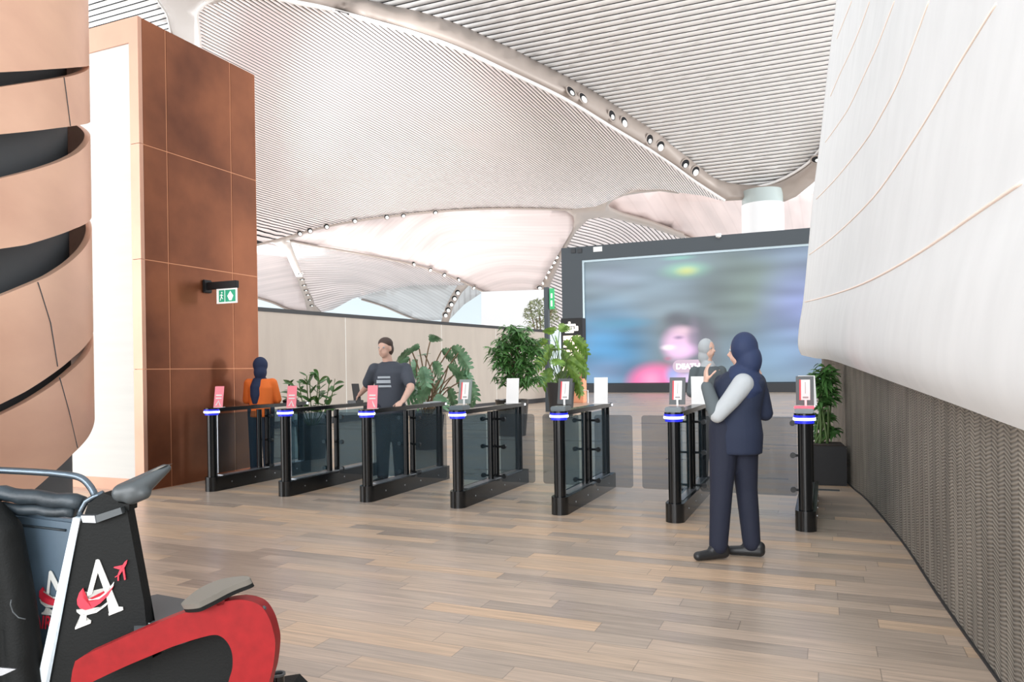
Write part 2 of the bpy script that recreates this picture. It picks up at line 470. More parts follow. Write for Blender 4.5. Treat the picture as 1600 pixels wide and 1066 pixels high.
# ------------------------------------------------------------------ floor
fl = mbox(-45, -6, -0.1, 26, 62, 0)
tag(obj('floor', fl, M['floor']), kind='structure')
tag(obj('floor', mbox(-95, 62, -0.1, 10, 150, 0), mat('pale_bounce_floor', (0.8, 0.78, 0.75), 0.5)), kind='structure')  # unseen pale floor added to bounce the spot onto the slatted vault


# ------------------------------------------------------------------ ceiling vaults
def rbf_fit(ctrl):
    pts = np.array([(a / 1000, b / 1000) for a, b, _ in ctrl]); z = np.array([c for *_, c in ctrl], float)
    n = len(pts)
    def U(r): return np.where(r > 1e-9, r * r * np.log(r + 1e-12), 0)
    K = U(np.linalg.norm(pts[:, None] - pts[None], axis=2)) + np.eye(n) * 1e-4
    Q = np.c_[np.ones(n), pts]
    A = np.block([[K, Q], [Q.T, np.zeros((3, 3))]])
    s = np.linalg.solve(A, np.r_[z, 0, 0, 0])
    def f(px, py):
        r = np.linalg.norm(pts - np.array([px / 1000, py / 1000]), axis=1)
        return float(U(r) @ s[:n] + s[n] + s[n + 1] * px / 1000 + s[n + 2] * py / 1000)
    return f


def in_poly(x, y, poly):
    c = False; j = len(poly) - 1
    for i in range(len(poly)):
        xi, yi = poly[i]; xj, yj = poly[j]
        if (yi > y) != (yj > y) and x < (xj - xi) * (y - yi) / (yj - yi) + xi: c = not c
        j = i
    return c


def patch_mesh(outline, depth, step=16, lift=0.0):
    ol = []
    for i in range(len(outline)):
        a = Vector(outline[i]); b = Vector(outline[(i + 1) % len(outline)])
        k = max(1, int((b - a).length / step))
        for t in range(k): ol.append(a + (b - a) * (t / k))
    xs = [p[0] for p in ol]; ys = [p[1] for p in ol]
    pts = [Vector((p[0], p[1])) for p in ol]
    n = len(pts); x = min(xs) + step * .5
    while x < max(xs):
        y = min(ys) + step * .5
        while y < max(ys):
            if in_poly(x, y, ol) and min((x - p[0]) ** 2 + (y - p[1]) ** 2 for p in ol) > (step * .5) ** 2:
                pts.append(Vector((x, y)))
            y += step
        x += step
    v, e, fc, *_ = delaunay_2d_cdt(pts, [], [list(range(n))], 1, 1e-5)
    bm = new()
    bv = [bm.verts.new(P(p[0], p[1], depth(p[0], p[1])) + Vector((0, 0, lift))) for p in v]
    for f in fc:
        try: bm.faces.new([bv[i] for i in f])
        except ValueError: pass
    return bm


def face_down(me):
    s = sum(p.normal.z * p.area for p in me.polygons)
    if s > 0: me.flip_normals()


def vault(name, outline, depth, material, slat=None, step=16, thick=0.12, parent=None, back=0.7):
    bm = patch_mesh(outline, depth, step)
    if slat:
        axis, pitch, gap = slat
        co = [v.co[axis] for v in bm.verts]
        k0 = math.floor(min(co) / pitch); k1 = math.ceil(max(co) / pitch)
        nrm = Vector((1, 0, 0)) if axis == 0 else Vector((0, 1, 0))
        for k in range(k0, k1 + 1):
            for o in (0, gap):
                c = k * pitch + o
                fs = [f for f in bm.faces if min(v.co[axis] for v in f.verts) < c - 1e-6 and max(v.co[axis] for v in f.verts) > c + 1e-6]
                if not fs: continue
                g = list({x for f in fs for x in (list(f.verts) + list(f.edges))}) + fs
                bmesh.ops.bisect_plane(bm, geom=g, dist=1e-5, plane_co=nrm * c, plane_no=nrm)
        rem = []
        for f in bm.faces:
            t = f.calc_center_median()[axis] / pitch
            if (t - math.floor(t)) * pitch < gap: rem.append(f)
        bmesh.ops.delete(bm, geom=rem, context='FACES')
    me = bpy.data.meshes.new(name)
    bm.to_mesh(me); bm.free()
    face_down(me)
    o = link(name, me, material, parent, smooth=True)
    tag(o, kind='structure')
    so = o.modifiers.new('thickness', 'SOLIDIFY'); so.thickness = thick; so.offset = -1
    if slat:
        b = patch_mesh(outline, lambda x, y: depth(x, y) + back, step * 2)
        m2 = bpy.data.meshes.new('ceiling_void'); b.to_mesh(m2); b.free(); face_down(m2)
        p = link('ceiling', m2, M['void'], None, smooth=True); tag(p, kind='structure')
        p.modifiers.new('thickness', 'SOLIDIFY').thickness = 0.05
    return o


R1_top = [(-200, -520), (200, -190), (440, -38), (533, 5), (600, 13 + 7), (675, 37), (750, 66), (825, 101), (885, 131), (975, 184), (1043, 225), (1088, 263), (1118, 285), (1148, 292), (1181, 292), (1219, 281), (1257, 259), (1279, 236), (1330, 170), (1500, -60), (1700, -300)]
R1_bot = [(-260, -480), (170, -120), (400, -18), (446, 0), (510, 13), (563, 28), (638, 49), (713, 75), (787, 109), (881, 154), (956, 199), (1031, 244), (1088, 285), (1133, 314)]


def profile(axis, pts):
    """vault whose slats run level: height above the eye as a function of the slat position"""
    r = np.array([p[0] for p in pts]); q = np.array([p[1] for p in pts])
    co = np.polyfit(np.log(r), q / r, 3)
    def f(px, py):
        d = ray(px, py)
        rho = min(max(abs(d[axis]) / max(d.z, 0.02), r[0] * .8), r[-1] * 1.15)
        h = float(np.polyval(co, math.log(rho)))
        return h / max(d.z, 0.02)
    return f


PA = [(0.7, 19.5), (0.8, 21.6), (1.2, 28.6), (1.57, 34.3), (1.9, 39.0), (2.15, 42.4), (2.5, 46.5), (3.0, 51.3), (3.59, 55.8), (4.17, 59.0), (5, 62.5)]
dA = profile(1, PA)
outA = catmull(R1_top, 4) + [(1750, -500), (1000, -700), (300, -700)]
vault('ceiling', outA, dA, M['slat_white'], (1, 0.405, 0.080), step=18, thick=0.02)

B_top = [(313, 250), (313, 73), (307, 22), (322, 4), (341, -2), (370, -18), (400, -14), (446, 0), (510, 13), (563, 28), (638, 49), (713, 75), (787, 109), (881, 154), (956, 199), (1031, 244), (1088, 285), (1133, 314)]
B_bot = [(1129, 314), (1100, 306), (1069, 302), (1031, 297.6), (990, 300), (960, 311), (930, 323), (893, 327), (820, 325.5), (756, 326), (683, 330), (624, 336), (566, 343), (507, 354), (445, 371), (401, 382), (300, 408)]
dB = profile(0, [(.4, 4.8), (.565, 7.0), (.88, 14.6), (1.26, 22.6), (1.55, 27.9), (1.9, 32.7), (2.3, 36.4), (2.86, 40.2), (3.9, 44.5), (5, 47.5)])
vault('ceiling', B_top + B_bot, dB, M['slat_pink'], (0, 0.26, 0.078), step=16, thick=0.015)

# small slatted vault over the left-hand pavilion
outC = [(-400, -300), (160, -300), (225, -40), (246, 0), (259, 19), (264.5, 37.5), (270, 60), (275, 140), (-400, 250)]
dC = dA
vault('ceiling', outC, dC, M['slat_white'], (1, 0.36, 0.08), step=18, thick=0.02)

# farther vaults
D1 = [(445, 377), (463, 368), (507, 354), (566, 343), (624, 334), (683, 327), (756, 322), (820, 321), (866, 326), (885, 330), (896, 338), (898, 349), (893, 362), (873, 396), (856, 425), (840, 455), (833, 465), (825, 469.5), (811, 472), (778, 466), (719, 438), (664, 418), (573, 398), (481, 382)]
dD1 = rbf_fit([(463, 368, 78.7), (566, 343, 83.8), (750, 326, 88.9), (891, 332, 86.4), (898, 349, 88.9), (840, 455, 114.3), (820, 470, 120.7), (719, 438, 109.2), (573, 398, 91.4), (700, 370, 100.3), (481, 382, 83.8)])
vault('ceiling', D1, dD1, M['vault_pink'], step=14, thick=0.3)
D2 = [(454, 376), (481, 382), (573, 398), (664, 418), (719, 439), (725, 446), (646, 446), (588, 456), (551, 467), (520, 484), (500, 489), (491, 480.5), (484, 462), (478, 448), (463, 404)]
dD2 = rbf_fit([(454, 376, 86.4), (573, 398, 111.8), (719, 439, 127.0), (491, 480, 127.0), (551, 466, 137.2), (640, 446, 134.6), (463, 404, 101.6), (540, 430, 121.9)])
vault('ceiling', D2, dD2, M['vault_stripe'], step=10, thick=0.3)
D3 = [(390, 390), (401, 384), (420, 382), (434, 384.5), (448.5, 400), (463, 433), (476, 469.5), (481, 486), (452, 484), (426.6, 473), (390, 463)]
dD3 = rbf_fit([(401, 384, 94.0), (434, 384, 95.2), (463, 433, 111.8), (480, 484, 127.0), (403, 466, 121.9)])
vault('ceiling', D3, dD3, M['vault_pink'], step=10, thick=0.3)
D6 = [(560, 466), (588, 457), (646, 446), (719, 440), (727, 445), (715, 455), (705, 466), (697, 480), (690, 500), (660, 502), (630, 492), (600, 478), (573, 470)]
dD6 = rbf_fit([(588, 456, 151.0), (719, 440, 143.4), (690, 495, 169.0), (600, 478, 163.8), (650, 470, 158.7)])
vault('ceiling', D6, dD6, M['vault_grey'], step=10, thick=0.3)
D7 = [(736, 444), (752, 458), (725, 476), (697, 505), (700, 485), (712, 463), (728, 445)]
vault('ceiling', D7, lambda x, y: 168.0, M['vault_grey'], step=10, thick=0.3)
D4 = [(949, 321), (951, 315), (960, 309), (975, 304), (1000, 299), (1031, 295), (1069, 299), (1129, 311), (1200, 312), (1290, 300), (1330, 300), (1330, 420), (1100, 420), (1076, 370), (1013, 347), (960, 334), (952, 328)]
dD4 = rbf_fit([(949, 321, 86.4), (1031, 297, 87.6), (1129, 312, 86.4), (1290, 303, 94.0), (1290, 370, 114.3), (1076, 370, 106.7), (1013, 347, 94.0)])
vault('ceiling', D4, dD4, M['vault_pink2'], step=14, thick=0.3)
D5 = [(937, 338), (960, 340), (1013, 352), (1069, 369), (1120, 392), (1120, 430), (860, 520), (820, 520), (840, 478), (870, 420), (885, 386), (900, 360), (919, 341)]
dD5 = rbf_fit([(937, 338, 91.4), (1069, 369, 106.7), (885, 384, 104.1), (850, 470, 132.1), (1100, 420, 127.0), (960, 380, 114.3)])
vault('ceiling', D5, dD5, M['slat_pink'], (0, 0.65, 0.17), step=12, thick=0.03, back=4.0)


def ribbon(name, a, b, depth, material=None, thick=0.5, lift=0.0):
    """rib soffit between two matching edge lines"""
    poly = list(a) + list(reversed(b))
    bm = patch_mesh(poly, depth, 14, lift)
    me = bpy.data.meshes.new(name); bm.to_mesh(me); bm.free(); face_down(me)
    o = link(name, me, material or M['rib'], None, smooth=True)
    so = o.modifiers.new('thickness', 'SOLIDIFY'); so.thickness = thick; so.offset = -1
    tag(o, kind='structure')
    return o


def depth_off(f, d): return lambda x, y: f(x, y) + d


# main rib with capital
capital = [(1133, 314), (1110, 300), (1150, 303), (1165, 312), (1215, 312), (1240, 306), (1262, 290), (1290, 262), (1320, 225)]
ribpoly_top = catmull(R1_top[:19], 4)
ribpoly_bot = catmull(R1_bot, 4) + [(1160, 313), (1225, 312), (1245, 302), (1270, 280), (1300, 250), (1345, 190)]
rib_ctrl = [(x, y, dA(x, y)) for x, y in R1_top[1:19]] + [(x, y, dB(x, y)) for x, y in R1_bot[2:12]] + [(1088, 285, 56.5), (1133, 314, 57), (1190, 313, 57), (1225, 312, 57), (1270, 280, 55), (1300, 250, 53), (1345, 190, 49)]
dR = rbf_fit(rib_ctrl)
ribbon('trim_1', ribpoly_top, ribpoly_bot, dR, thick=0.5)
# slim white lips along both edges of the rib
for pl in (catmull(R1_top, 4), catmull(R1_bot, 4)):
    pl = [p for p in pl if p[0] > 100 and p[1] > -260]
    bm = new()
    dd = dR
    tube(bm, [P(x, y, dd(x, y) - 0.35) for x, y in pl], 0.11, 6)
    tag(obj('trim_2', bm, M['rib_edge'], smooth=True), kind='structure')
# upper left junction
ribbon('trim_3', [(225, -60), (250, 2), (263, 22), (270, 60), (278, 150)], [(440, -60), (341, -8), (319, 4), (306, 22), (312, 73), (316, 200)], rbf_fit([(x, y, dC(x, y)) for x, y in ((246, 0), (268, 51), (278, 150))] + [(x, y, dB(x, y)) for x, y in ((313, 30), (440, -10), (316, 200))]), thick=0.6)
lip = catmull([(225, -40), (246, 0), (259, 19), (264.5, 37.5), (268, 60)], 4)
bm = new(); tube(bm, [P(x, y, dC(x, y) - .3) for x, y in lip], 0.09, 6); tag(obj('trim_4', bm, M['rib_edge'], smooth=True), kind='structure')
lip = catmull([(341, -6), (322, 4), (308, 20), (310, 45), (313, 80), (316, 150)], 4)
bm = new(); tube(bm, [P(x, y, dB(x, y) - .3) for x, y in lip], 0.09, 6); tag(obj('trim_5', bm, M['rib_edge'], smooth=True), kind='structure')
# centre junction N1 with its two arms
dN = rbf_fit([(x, y, dB(x, y)) for x, y in ((893, 327), (960, 311), (1031, 298), (1060, 302), (850, 326))] + [(919, 345, 88), (885, 384, 100), (850, 465, 116), (825, 470, 118), (1069, 372, 103), (960, 338, 88), (898, 349, 88)])
ribbon('trim_6', [(1062, 301), (1031, 297), (990, 299), (960, 310), (930, 322.5), (893, 326.5), (850, 326), (885, 330), (896, 338), (898, 350), (873, 398), (840, 457), (826, 470)],
       [(1060, 303), (1031, 299), (1000, 302), (975, 306), (958, 313), (949, 322), (953, 330), (972, 338), (1013, 349), (1069, 369), (1069, 374), (1013, 355), (960, 342), (937, 340), (919, 343), (900, 362), (886, 386), (862, 440), (848, 478)], dN, thick=0.5)
# left arm between the two pale vaults
dT7 = rbf_fit([(445, 371, 76), (410, 380, 76), (463, 372, 79), (456, 384, 84), (463, 420, 98), (480, 470, 116), (495, 490, 121)])
ribbon('trim_7', [(463, 366), (445, 371), (425, 377), (410, 380), (425, 380), (434, 384), (448, 400), (463, 433), (476, 469), (481, 490)], [(470, 368), (463, 372), (454, 376), (456, 384), (463, 404), (478, 448), (484, 462), (491, 480), (502, 491)], dT7, thick=0.5)
# farthest rib with lights
ribbon('trim_8', [(719, 440), (705, 463), (697, 480), (689, 505)], [(737, 442), (722, 457), (708, 480), (701, 505)], lambda x, y: 140.0, thick=0.6)
# thin lower rims of the pale vaults
for k, (pl, dd, r) in enumerate([
        ([(454, 377), (481, 382.5), (573, 398.5), (664, 418.5), (719, 439), (778, 466.5), (811, 472.5), (825, 470)], dD1, 0.13),
        ([(401, 383), (445, 372), (507, 355), (566, 344), (624, 336.5), (683, 330.5), (756, 326.5), (820, 326), (893, 328)], dB, 0.12),
        ([(565, 468), (600, 479), (646, 498), (690, 506)], dD6, 0.2),
        ([(400, 465), (426, 473), (452, 484), (485, 490)], dD3, 0.2),
        ([(1013, 348), (1076, 371), (1110, 386)], dD4, 0.15)]):
    bm = new(); tube(bm, [P(x, y, dd(x, y) - 0.4) for x, y in catmull(pl, 5)], r, 6)
    tag(obj('trim_%d' % (9 + k), bm, M['rib'], smooth=True), kind='structure')

# round column carrying the main rib
cc = P(1191, 300, 57)
colr = 31.5 * 57 / F
bm = new(); cyl(bm, (cc.x, cc.y), colr, 0, cc.z - 1.0, 48)
col = obj('column', bm, M['column'], smooth_angle=40)
tag(col, 'tall round white column behind the dark video wall, meeting the ceiling rib', 'column')
bm = new(); cyl(bm, (cc.x, cc.y), colr * 0.97, cc.z - 1.0, cc.z + 0.05, 48)
obj('glass_collar', bm, M['column_glass'], col, smooth_angle=40)


# downlights in the ribs
def spotlight(px, py, z, r, label, group, lit):
    p = P(px, py, z)
    nn_ = (-UPZ * .75 + (CAM - p).normalized() * .65).normalized()
    d = ray(px, py).normalized()
    hit, loc, nor, _i, ob_, _m = S.ray_cast(SPDG, CAM, d)
    if hit and ob_ is not None and ob_.name.startswith('trim') and abs((loc - p).length) < 9:
        p = loc - d * .02
        if nor.dot(d) > 0: nor.negate()
        nn_ = (nor + nn_ * .35).normalized(); p = p + nn_ * .03
    root = empty('recessed_spotlight', p)
    root.rotation_euler = (-nn_).to_track_quat('Z', 'Y').to_euler()
    tag(root, label, 'spotlight', group)
    bm = new(); lathe(bm, [(r, 0.0), (r * 1.05, -0.04), (r * 0.8, -0.06), (r * .8, 0.0)], seg=20)
    obj('rim', bm, M['rib'], root, smooth=True, local=True)
    bm = new(); lathe(bm, [(r * .8, -0.045), (r * .8, -0.02)], seg=20)
    obj('recess', bm, M['void'], root, local=True)
    bm = new(); lathe(bm, [(r * (.55 if lit else .38), -0.07), (r * (.55 if lit else .38), -0.03)], (-r * 0.12, -r * .25, 0), seg=16)
    obj('lens', bm, M['sign_white'], root, local=True)
    return root


bpy.context.view_layer.update(); SPDG = bpy.context.evaluated_depsgraph_get()
SPG = 'round spotlights along the long curved ceiling rib'
for px, py, lit in [(891, 144, 0), (910, 154, 1), (955, 181, 0), (974, 191, 1), (1014, 218, 0), (1031, 228, 1), (1070, 256, 0), (1086, 267, 1), (1276, 248, 0)]:
    lab = 'round spotlight set in the long greige ceiling rib that ends at the white column'
    if px == 1276: lab = 'lone round spotlight in the rib arm right of the column, beside the white curved wall'
    spotlight(px, py, dR(px, py) - .30, 0.42, lab, SPG, lit)
for px, py in [(469, 427), (472, 436), (475, 445), (478, 453), (481, 460), (484, 468), (487, 477)]:
    spotlight(px, py, dT7(px, py) - .05, 0.42, 'tiny round spotlight in the short curved rib above the beige wall near the copper tower', 'spotlights in the left short rib', 0)
for px, py in [(869, 401), (865, 409), (860, 416), (856, 424), (853, 432), (848, 441), (843, 449), (839, 458), (836, 465)]:
    spotlight(px, py, dN(px, py) - .05, 0.5, 'tiny round spotlight in the rib running down just left of the video wall', 'spotlights in the rib beside the video wall', 1)
for px, py in [(715, 457), (710, 466), (705, 475), (700, 484), (696, 492)]:
    spotlight(px, py, 139.95, 0.6, 'tiny spotlight in the farthest curved rib above the middle of the beige wall', 'spotlights in the farthest rib', 1)
for px, py in [(646, 413), (672, 421), (694, 429), (716, 437), (740, 449), (762, 458), (785, 468)]:
    spotlight(px, py, dD1(px, py) - .4, 0.4, 'tiny bright spotlight on the lower rim of the large pale pink vault', 'spotlights on the lower rim of the pink vault', 1)
for px, py in [(468, 365), (484, 360.5), (510, 354), (554, 345), (604, 339), (630, 336), (680, 331)]:
    spotlight(px, py, dB(px, py) - .35, 0.3, 'tiny spotlight along the bottom edge of the slatted vault above the copper tower', 'spotlights on the bottom edge of the slatted vault', 1)

# far end of the hall
far0 = P(380, 560, 175); far1 = P(1000, 560, 175)
bm = new(); prism(bm, [P(300, 590, 190), P(1050, 590, 190), P(1050, 430, 190), P(300, 430, 190)], FW * 1.0)
tag(obj('wall_far', bm, M['pale_facade']), kind='structure')
bm = new(); prism(bm, [P(752, 580, 60), P(852, 580, 60), P(866, 452, 60), P(752, 456, 60)], FW * 0.6)
tag(obj('wall_partition', bm, mat('white_partition', (0.85, 0.88, 0.90), 0.6)), kind='structure')

# ------------------------------------------------------------------ copper tower (left)
XT = -7.52
corner = at_z(225, 768)
YT = corner.y
HT = at_y(212, 26, YT).z
YB = at_x(405, 600, XT).y
XL = XT - 3.6
tw = empty('copper_tower', (XT - 1.5, YT + 0.9, 0))
tag(tw, 'tall reddish brown copper clad block with a cream panel front', 'pavilion')
rows = [0, at_x(225, 577, XT).z, at_x(217, 404, XT).z, at_x(214, 222, XT).z, HT]
ycols = [YT, at_x(262, 300, XT).y, at_x(362, 300, XT).y, YB]
bm = new()
box(bm, XL, YT + 0.02, 0, XT - 0.004, YB, HT - 0.01)
obj('core', bm, M['copper_seam'], tw)
g = 0.006
for i in range(3):
    for j in range(4):
        bm = mbox(XT - 0.02, ycols[i] + (g if i else .042), rows[j] + g, XT, ycols[i + 1] - g, rows[j + 1] - g, bev=0.003)
        obj('copper_panel', bm, M['copper_dark'], tw)
# front frame in paler copper and recessed cream panel
fw_ = abs(at_y(214, 400, YT).x - at_y(200, 400, YT).x)
ftop = HT - 0.30
bm = new()
for j in range(4):
    box(bm, XT - fw_, YT - 0.015, rows[j] + .003, XT, YT + 0.04, rows[j + 1] - .003)
box(bm, XL, YT - 0.015, ftop, XT - fw_, YT + 0.04, HT)
box(bm, XL, YT - 0.015, 0, XT - fw_, YT + 0.04, 0.14)
obj('front_frame', bm, M['copper_light'], tw)
bm = mbox(XL + 0.02, YT + 0.0, 0.14, XT - fw_, YT + 0.03, ftop)
obj('cream_panel', bm, M['cream'], tw)

# exit sign on its arm
ex = at_x(322, 448, XT)
es = empty('exit_sign', ex)
tag(es, 'hanging green and white exit sign on a black arm fixed to the copper tower', 'sign')
hh = 0.065
pR = at_y(371, 447, ex.y)
bm = mbox(XT + .0, ex.y - 0.07, ex.z - 0.085, XT + 0.04, ex.y + 0.07, ex.z + 0.085, bev=0.01); obj('wall_plate', bm, M['black_matt'], es)
bm = mbox(XT + 0.04, ex.y - 0.03, ex.z - 0.045, pR.x, ex.y + 0.03, ex.z + 0.05, bev=0.005); obj('arm', bm, M['black_matt'], es)
a = at_y(339, 453, ex.y); b_ = at_y(370.5, 473, ex.y)
z1 = ex.z - 0.045; z0 = b_.z
sp_ = obj('sign_panel', mbox(a.x, ex.y - 0.008, z0, b_.x, ex.y + 0.008, z1), M['sign_white'], es)
W_ = b_.x - a.x; H_ = z1 - z0
bm = new(); box(bm, a.x + .44 * W_, ex.y - 0.011, z0 + .1 * H_, a.x + .95 * W_, ex.y - 0.008, z0 + .9 * H_)
box(bm, a.x + .12 * W_, ex.y - 0.011, z0 + .1 * H_, a.x + .40 * W_, ex.y - 0.008, z0 + .9 * H_)
obj('green_field', bm, M['green_sign'], sp_)
bm = new()
cx_ = a.x + .7 * W_; yy = ex.y - 0.013
prism(bm, [(cx_, yy, z0 + .82 * H_), (cx_ + .14 * W_, yy, z0 + .5 * H_), (cx_ + .05 * W_, yy, z0 + .5 * H_), (cx_ + .05 * W_, yy, z0 + .18 * H_), (cx_ - .05 * W_, yy, z0 + .18 * H_), (cx_ - .05 * W_, yy, z0 + .5 * H_), (cx_ - .14 * W_, yy, z0 + .5 * H_)], (0, .002, 0))
# running figure
cx_ = a.x + .26 * W_
def bar(bm, x0, z0_, x1, z1_, w):
    d = Vector((x1 - x0, 0, z1_ - z0_)).normalized(); n = Vector((-d.z, 0, d.x)) * w
    prism(bm, [(x0 + n.x, yy, z0_ + n.z), (x1 + n.x, yy, z1_ + n.z), (x1 - n.x, yy, z1_ - n.z), (x0 - n.x, yy, z0_ - n.z)], (0, .002, 0))
u = H_
bar(bm, cx_, z0 + .62 * u, cx_ - .02 * u, z0 + .45 * u, .035 * u); bar(bm, cx_ - .02 * u, z0 + .45 * u, cx_ + .12 * u, z0 + .3 * u, .025 * u)
bar(bm, cx_ - .02 * u, z0 + .45 * u, cx_ - .12 * u, z0 + .2 * u, .025 * u); bar(bm, cx_, z0 + .6 * u, cx_ + .14 * u, z0 + .52 * u, .02 * u)
bar(bm, cx_, z0 + .6 * u, cx_ - .14 * u, z0 + .55 * u, .02 * u); bar(bm, cx_ + .03 * u, z0 + .68 * u, cx_ + .03 * u, z0 + .78 * u, .05 * u)
obj('pictogram', bm, M['sign_white'], sp_)

# ------------------------------------------------------------------ beige partition
g0 = P(403, 483, 18.0); g1 = P(853, 517.7, 31.0)
wd = Vector((g1.x - g0.x, g1.y - g0.y, 0)).normalized()
s0 = Vector((g0.x, g0.y, 0)) - wd * 6; s1 = Vector((g1.x, g1.y, 0))
nn = Vector((-wd.y, wd.x, 0))
def zt(p): return g0.z + (g1.z - g0.z) * (Vector((p.x - g0.x, p.y - g0.y, 0)).dot(wd)) / (Vector((g1.x - g0.x, g1.y - g0.y, 0)).length)
bm = new(); prism(bm, [s0, s1, (s1.x, s1.y, zt(s1) - .05), (s0.x, s0.y, zt(s0) - .05)], nn * 0.25)
tag(obj('wall_left', bm, M['beige_wall']), kind='structure')
bm = new(); o_ = -nn * 0.02
prism(bm, [Vector((s0.x, s0.y, zt(s0) - .05)) + o_, Vector((s1.x, s1.y, zt(s1) - .05)) + o_, Vector((s1.x, s1.y, zt(s1) + .05)) + o_, Vector((s0.x, s0.y, zt(s0) + .05)) + o_], nn * 0.3)
tag(obj('trim_20', bm, M['black_matt']), kind='structure')
bm = new(); prism(bm, [s0 + o_, s1 + o_, s1 + o_ + UPZ * .18, s0 + o_ + UPZ * .18], nn * 0.02)
tag(obj('baseboard_left', bm, M['black_matt']), kind='structure')
# vertical seams
bm = new()
for px in (540, 690, 775):
    d = ray(px, 560); t = (s0 - CAM).dot(nn) / d.dot(nn); q = CAM + d * t
    prism(bm, [(q.x, q.y, .18), (q.x + wd.x * .02, q.y + wd.y * .02, .18), (q.x + wd.x * .02, q.y + wd.y * .02, zt(q) - .05), (q.x, q.y, zt(q) - .05)], -nn * .004)
tag(obj('trim_21', bm, M['cream']), kind='structure')

# ------------------------------------------------------------------ drum wound with copper ribbons (left)
RD = 2.2
ang = math.atan((800 - 147) / F); tang = 5.6
dC_ = math.hypot(tang, RD); ha = math.asin(RD / dC_)
th = ang + ha
dirc = (FW * math.cos(th) - RH * math.sin(th))
DC = Vector((dirc.x * dC_, dirc.y * dC_, 0))
drum = empty('copper_ribbon_drum', DC)
tag(drum, 'huge round drum wound with slanting copper ribbons over a charcoal core', 'drum')


def on_cyl(px, py, R):
    d = ray(px, py); o = Vector((CAM.x - DC.x, CAM.y - DC.y)); dd = Vector((d.x, d.y))
    A = dd.dot(dd); B = 2 * o.dot(dd); C = o.dot(o) - R * R
    disc = max(B * B - 4 * A * C, 0)
    t = (-B - math.sqrt(disc)) / (2 * A)
    p = CAM + d * t
    return math.atan2(p.y - DC.y, p.x - DC.x), p.z


core_px = 134
bm = new(); lathe(bm, [(RD - 0.13, 0), (RD - 0.13, 7.5)], DC, 96)
obj('core', bm, M['drum_core'], drum, smooth_angle=40)
# direction of the tangent point seen from the drum centre
th_t = on_cyl(150, 500, RD)[0]


def edge_fn(pix):
    s = sorted((on_cyl(x, y, RD) for x, y in pix), key=lambda q: q[0])
    ta = [q[0] for q in s]; za = [q[1] for q in s]
    lin = np.polyfit(ta[:3], za[:3], 1)
    lin2 = np.polyfit(ta[-2:], za[-2:], 1)
    # keep extrapolated slopes moderate
    k0 = max(-0.9, min(0.9, lin[0])); k1 = max(-0.9, min(0.9, lin2[0]))
    def f(t):
        if t < ta[0]: return za[0] + k0 * (t - ta[0])
        if t > ta[-1]: return za[-1] + k1 * (t - ta[-1])
        return float(np.interp(t, ta, za))
    return f


bands = [
    ([(0, -160), (60, -165), (120, -175), (138, -180)], [(0, 113), (40, 111), (80, 108), (120, 105), (138, 103)]),
    ([(0, 136), (40, 130), (80, 124), (110, 119), (130, 113), (142, 104)], [(0, 210), (50, 205), (90, 200), (120, 196), (142, 190)]),
    ([(0, 279), (45, 268), (90, 254), (120, 240), (135, 227), (143, 213)], [(0, 389), (40, 383), (80, 371), (115, 358), (135, 349), (145, 338)]),
    ([(0, 463), (40, 447), (75, 432), (105, 413), (130, 390), (146, 357)], [(0, 632), (40, 612), (80, 586), (115, 558), (138, 535), (150, 516)]),
    ([(0, 649), (40, 629), (80, 604), (115, 576), (138, 552), (151, 527)], [(0, 800), (50, 768), (85, 737), (115, 708), (138, 683), (152, 652)]),
]
for top, bot in bands:
    ft, fb = edge_fn(top), edge_fn(bot)
    bm = new(); n = 150
    t0 = th_t + 0.95; t1 = th_t - 0.95
    rows_ = []
    for i in range(n + 1):
        t = t0 + (t1 - t0) * i / n
        zb, ztp = fb(t), ft(t)
        if ztp - zb < 0.05: ztp = zb + 0.05
        c_, s_ = math.cos(t), math.sin(t)
        rows_.append([bm.verts.new((DC.x + r * c_, DC.y + r * s_, z)) for r, z in ((RD, zb), (RD, zb + (ztp - zb) * .33), (RD, zb + (ztp - zb) * .66), (RD, ztp), (RD - 0.035, ztp), (RD - 0.035, zb))])
    for i in range(n):
        for k in range(6):
            bm.faces.new([rows_[i][k], rows_[i][(k + 1) % 6], rows_[i + 1][(k + 1) % 6], rows_[i + 1][k]])
    bm.faces.new(rows_[0]); bm.faces.new(list(reversed(rows_[-1])))
    rb = obj('copper_ribbon', bm, M['drum_copper'], drum, smooth_angle=40)
# ribbon joints
for pts in ([(101, 121), (105, 150), (111, 197)], [(60, 441), (80, 505), (91, 573)], [(94, 590), (108, 640), (122, 700)]):
    bm = new(); q = [on_cyl(x, y, RD + 0.004) for x, y in pts]
    for (ta, za), (tb, zb) in zip(q[:-1], q[1:]):
        w_ = 0.002
        vs = []
        for (t, z, s_) in ((ta, za, -1), (ta, za, 1), (tb, zb, 1), (tb, zb, -1)):
            tt = t + s_ * w_ / RD * 1.6
            vs.append((DC.x + (RD + .003) * math.cos(tt), DC.y + (RD + .003) * math.sin(tt), z))
        prism(bm, vs, (math.cos(ta) * -.004, math.sin(ta) * -.004, 0))
    obj('joint', bm, M['drum_core'], drum)

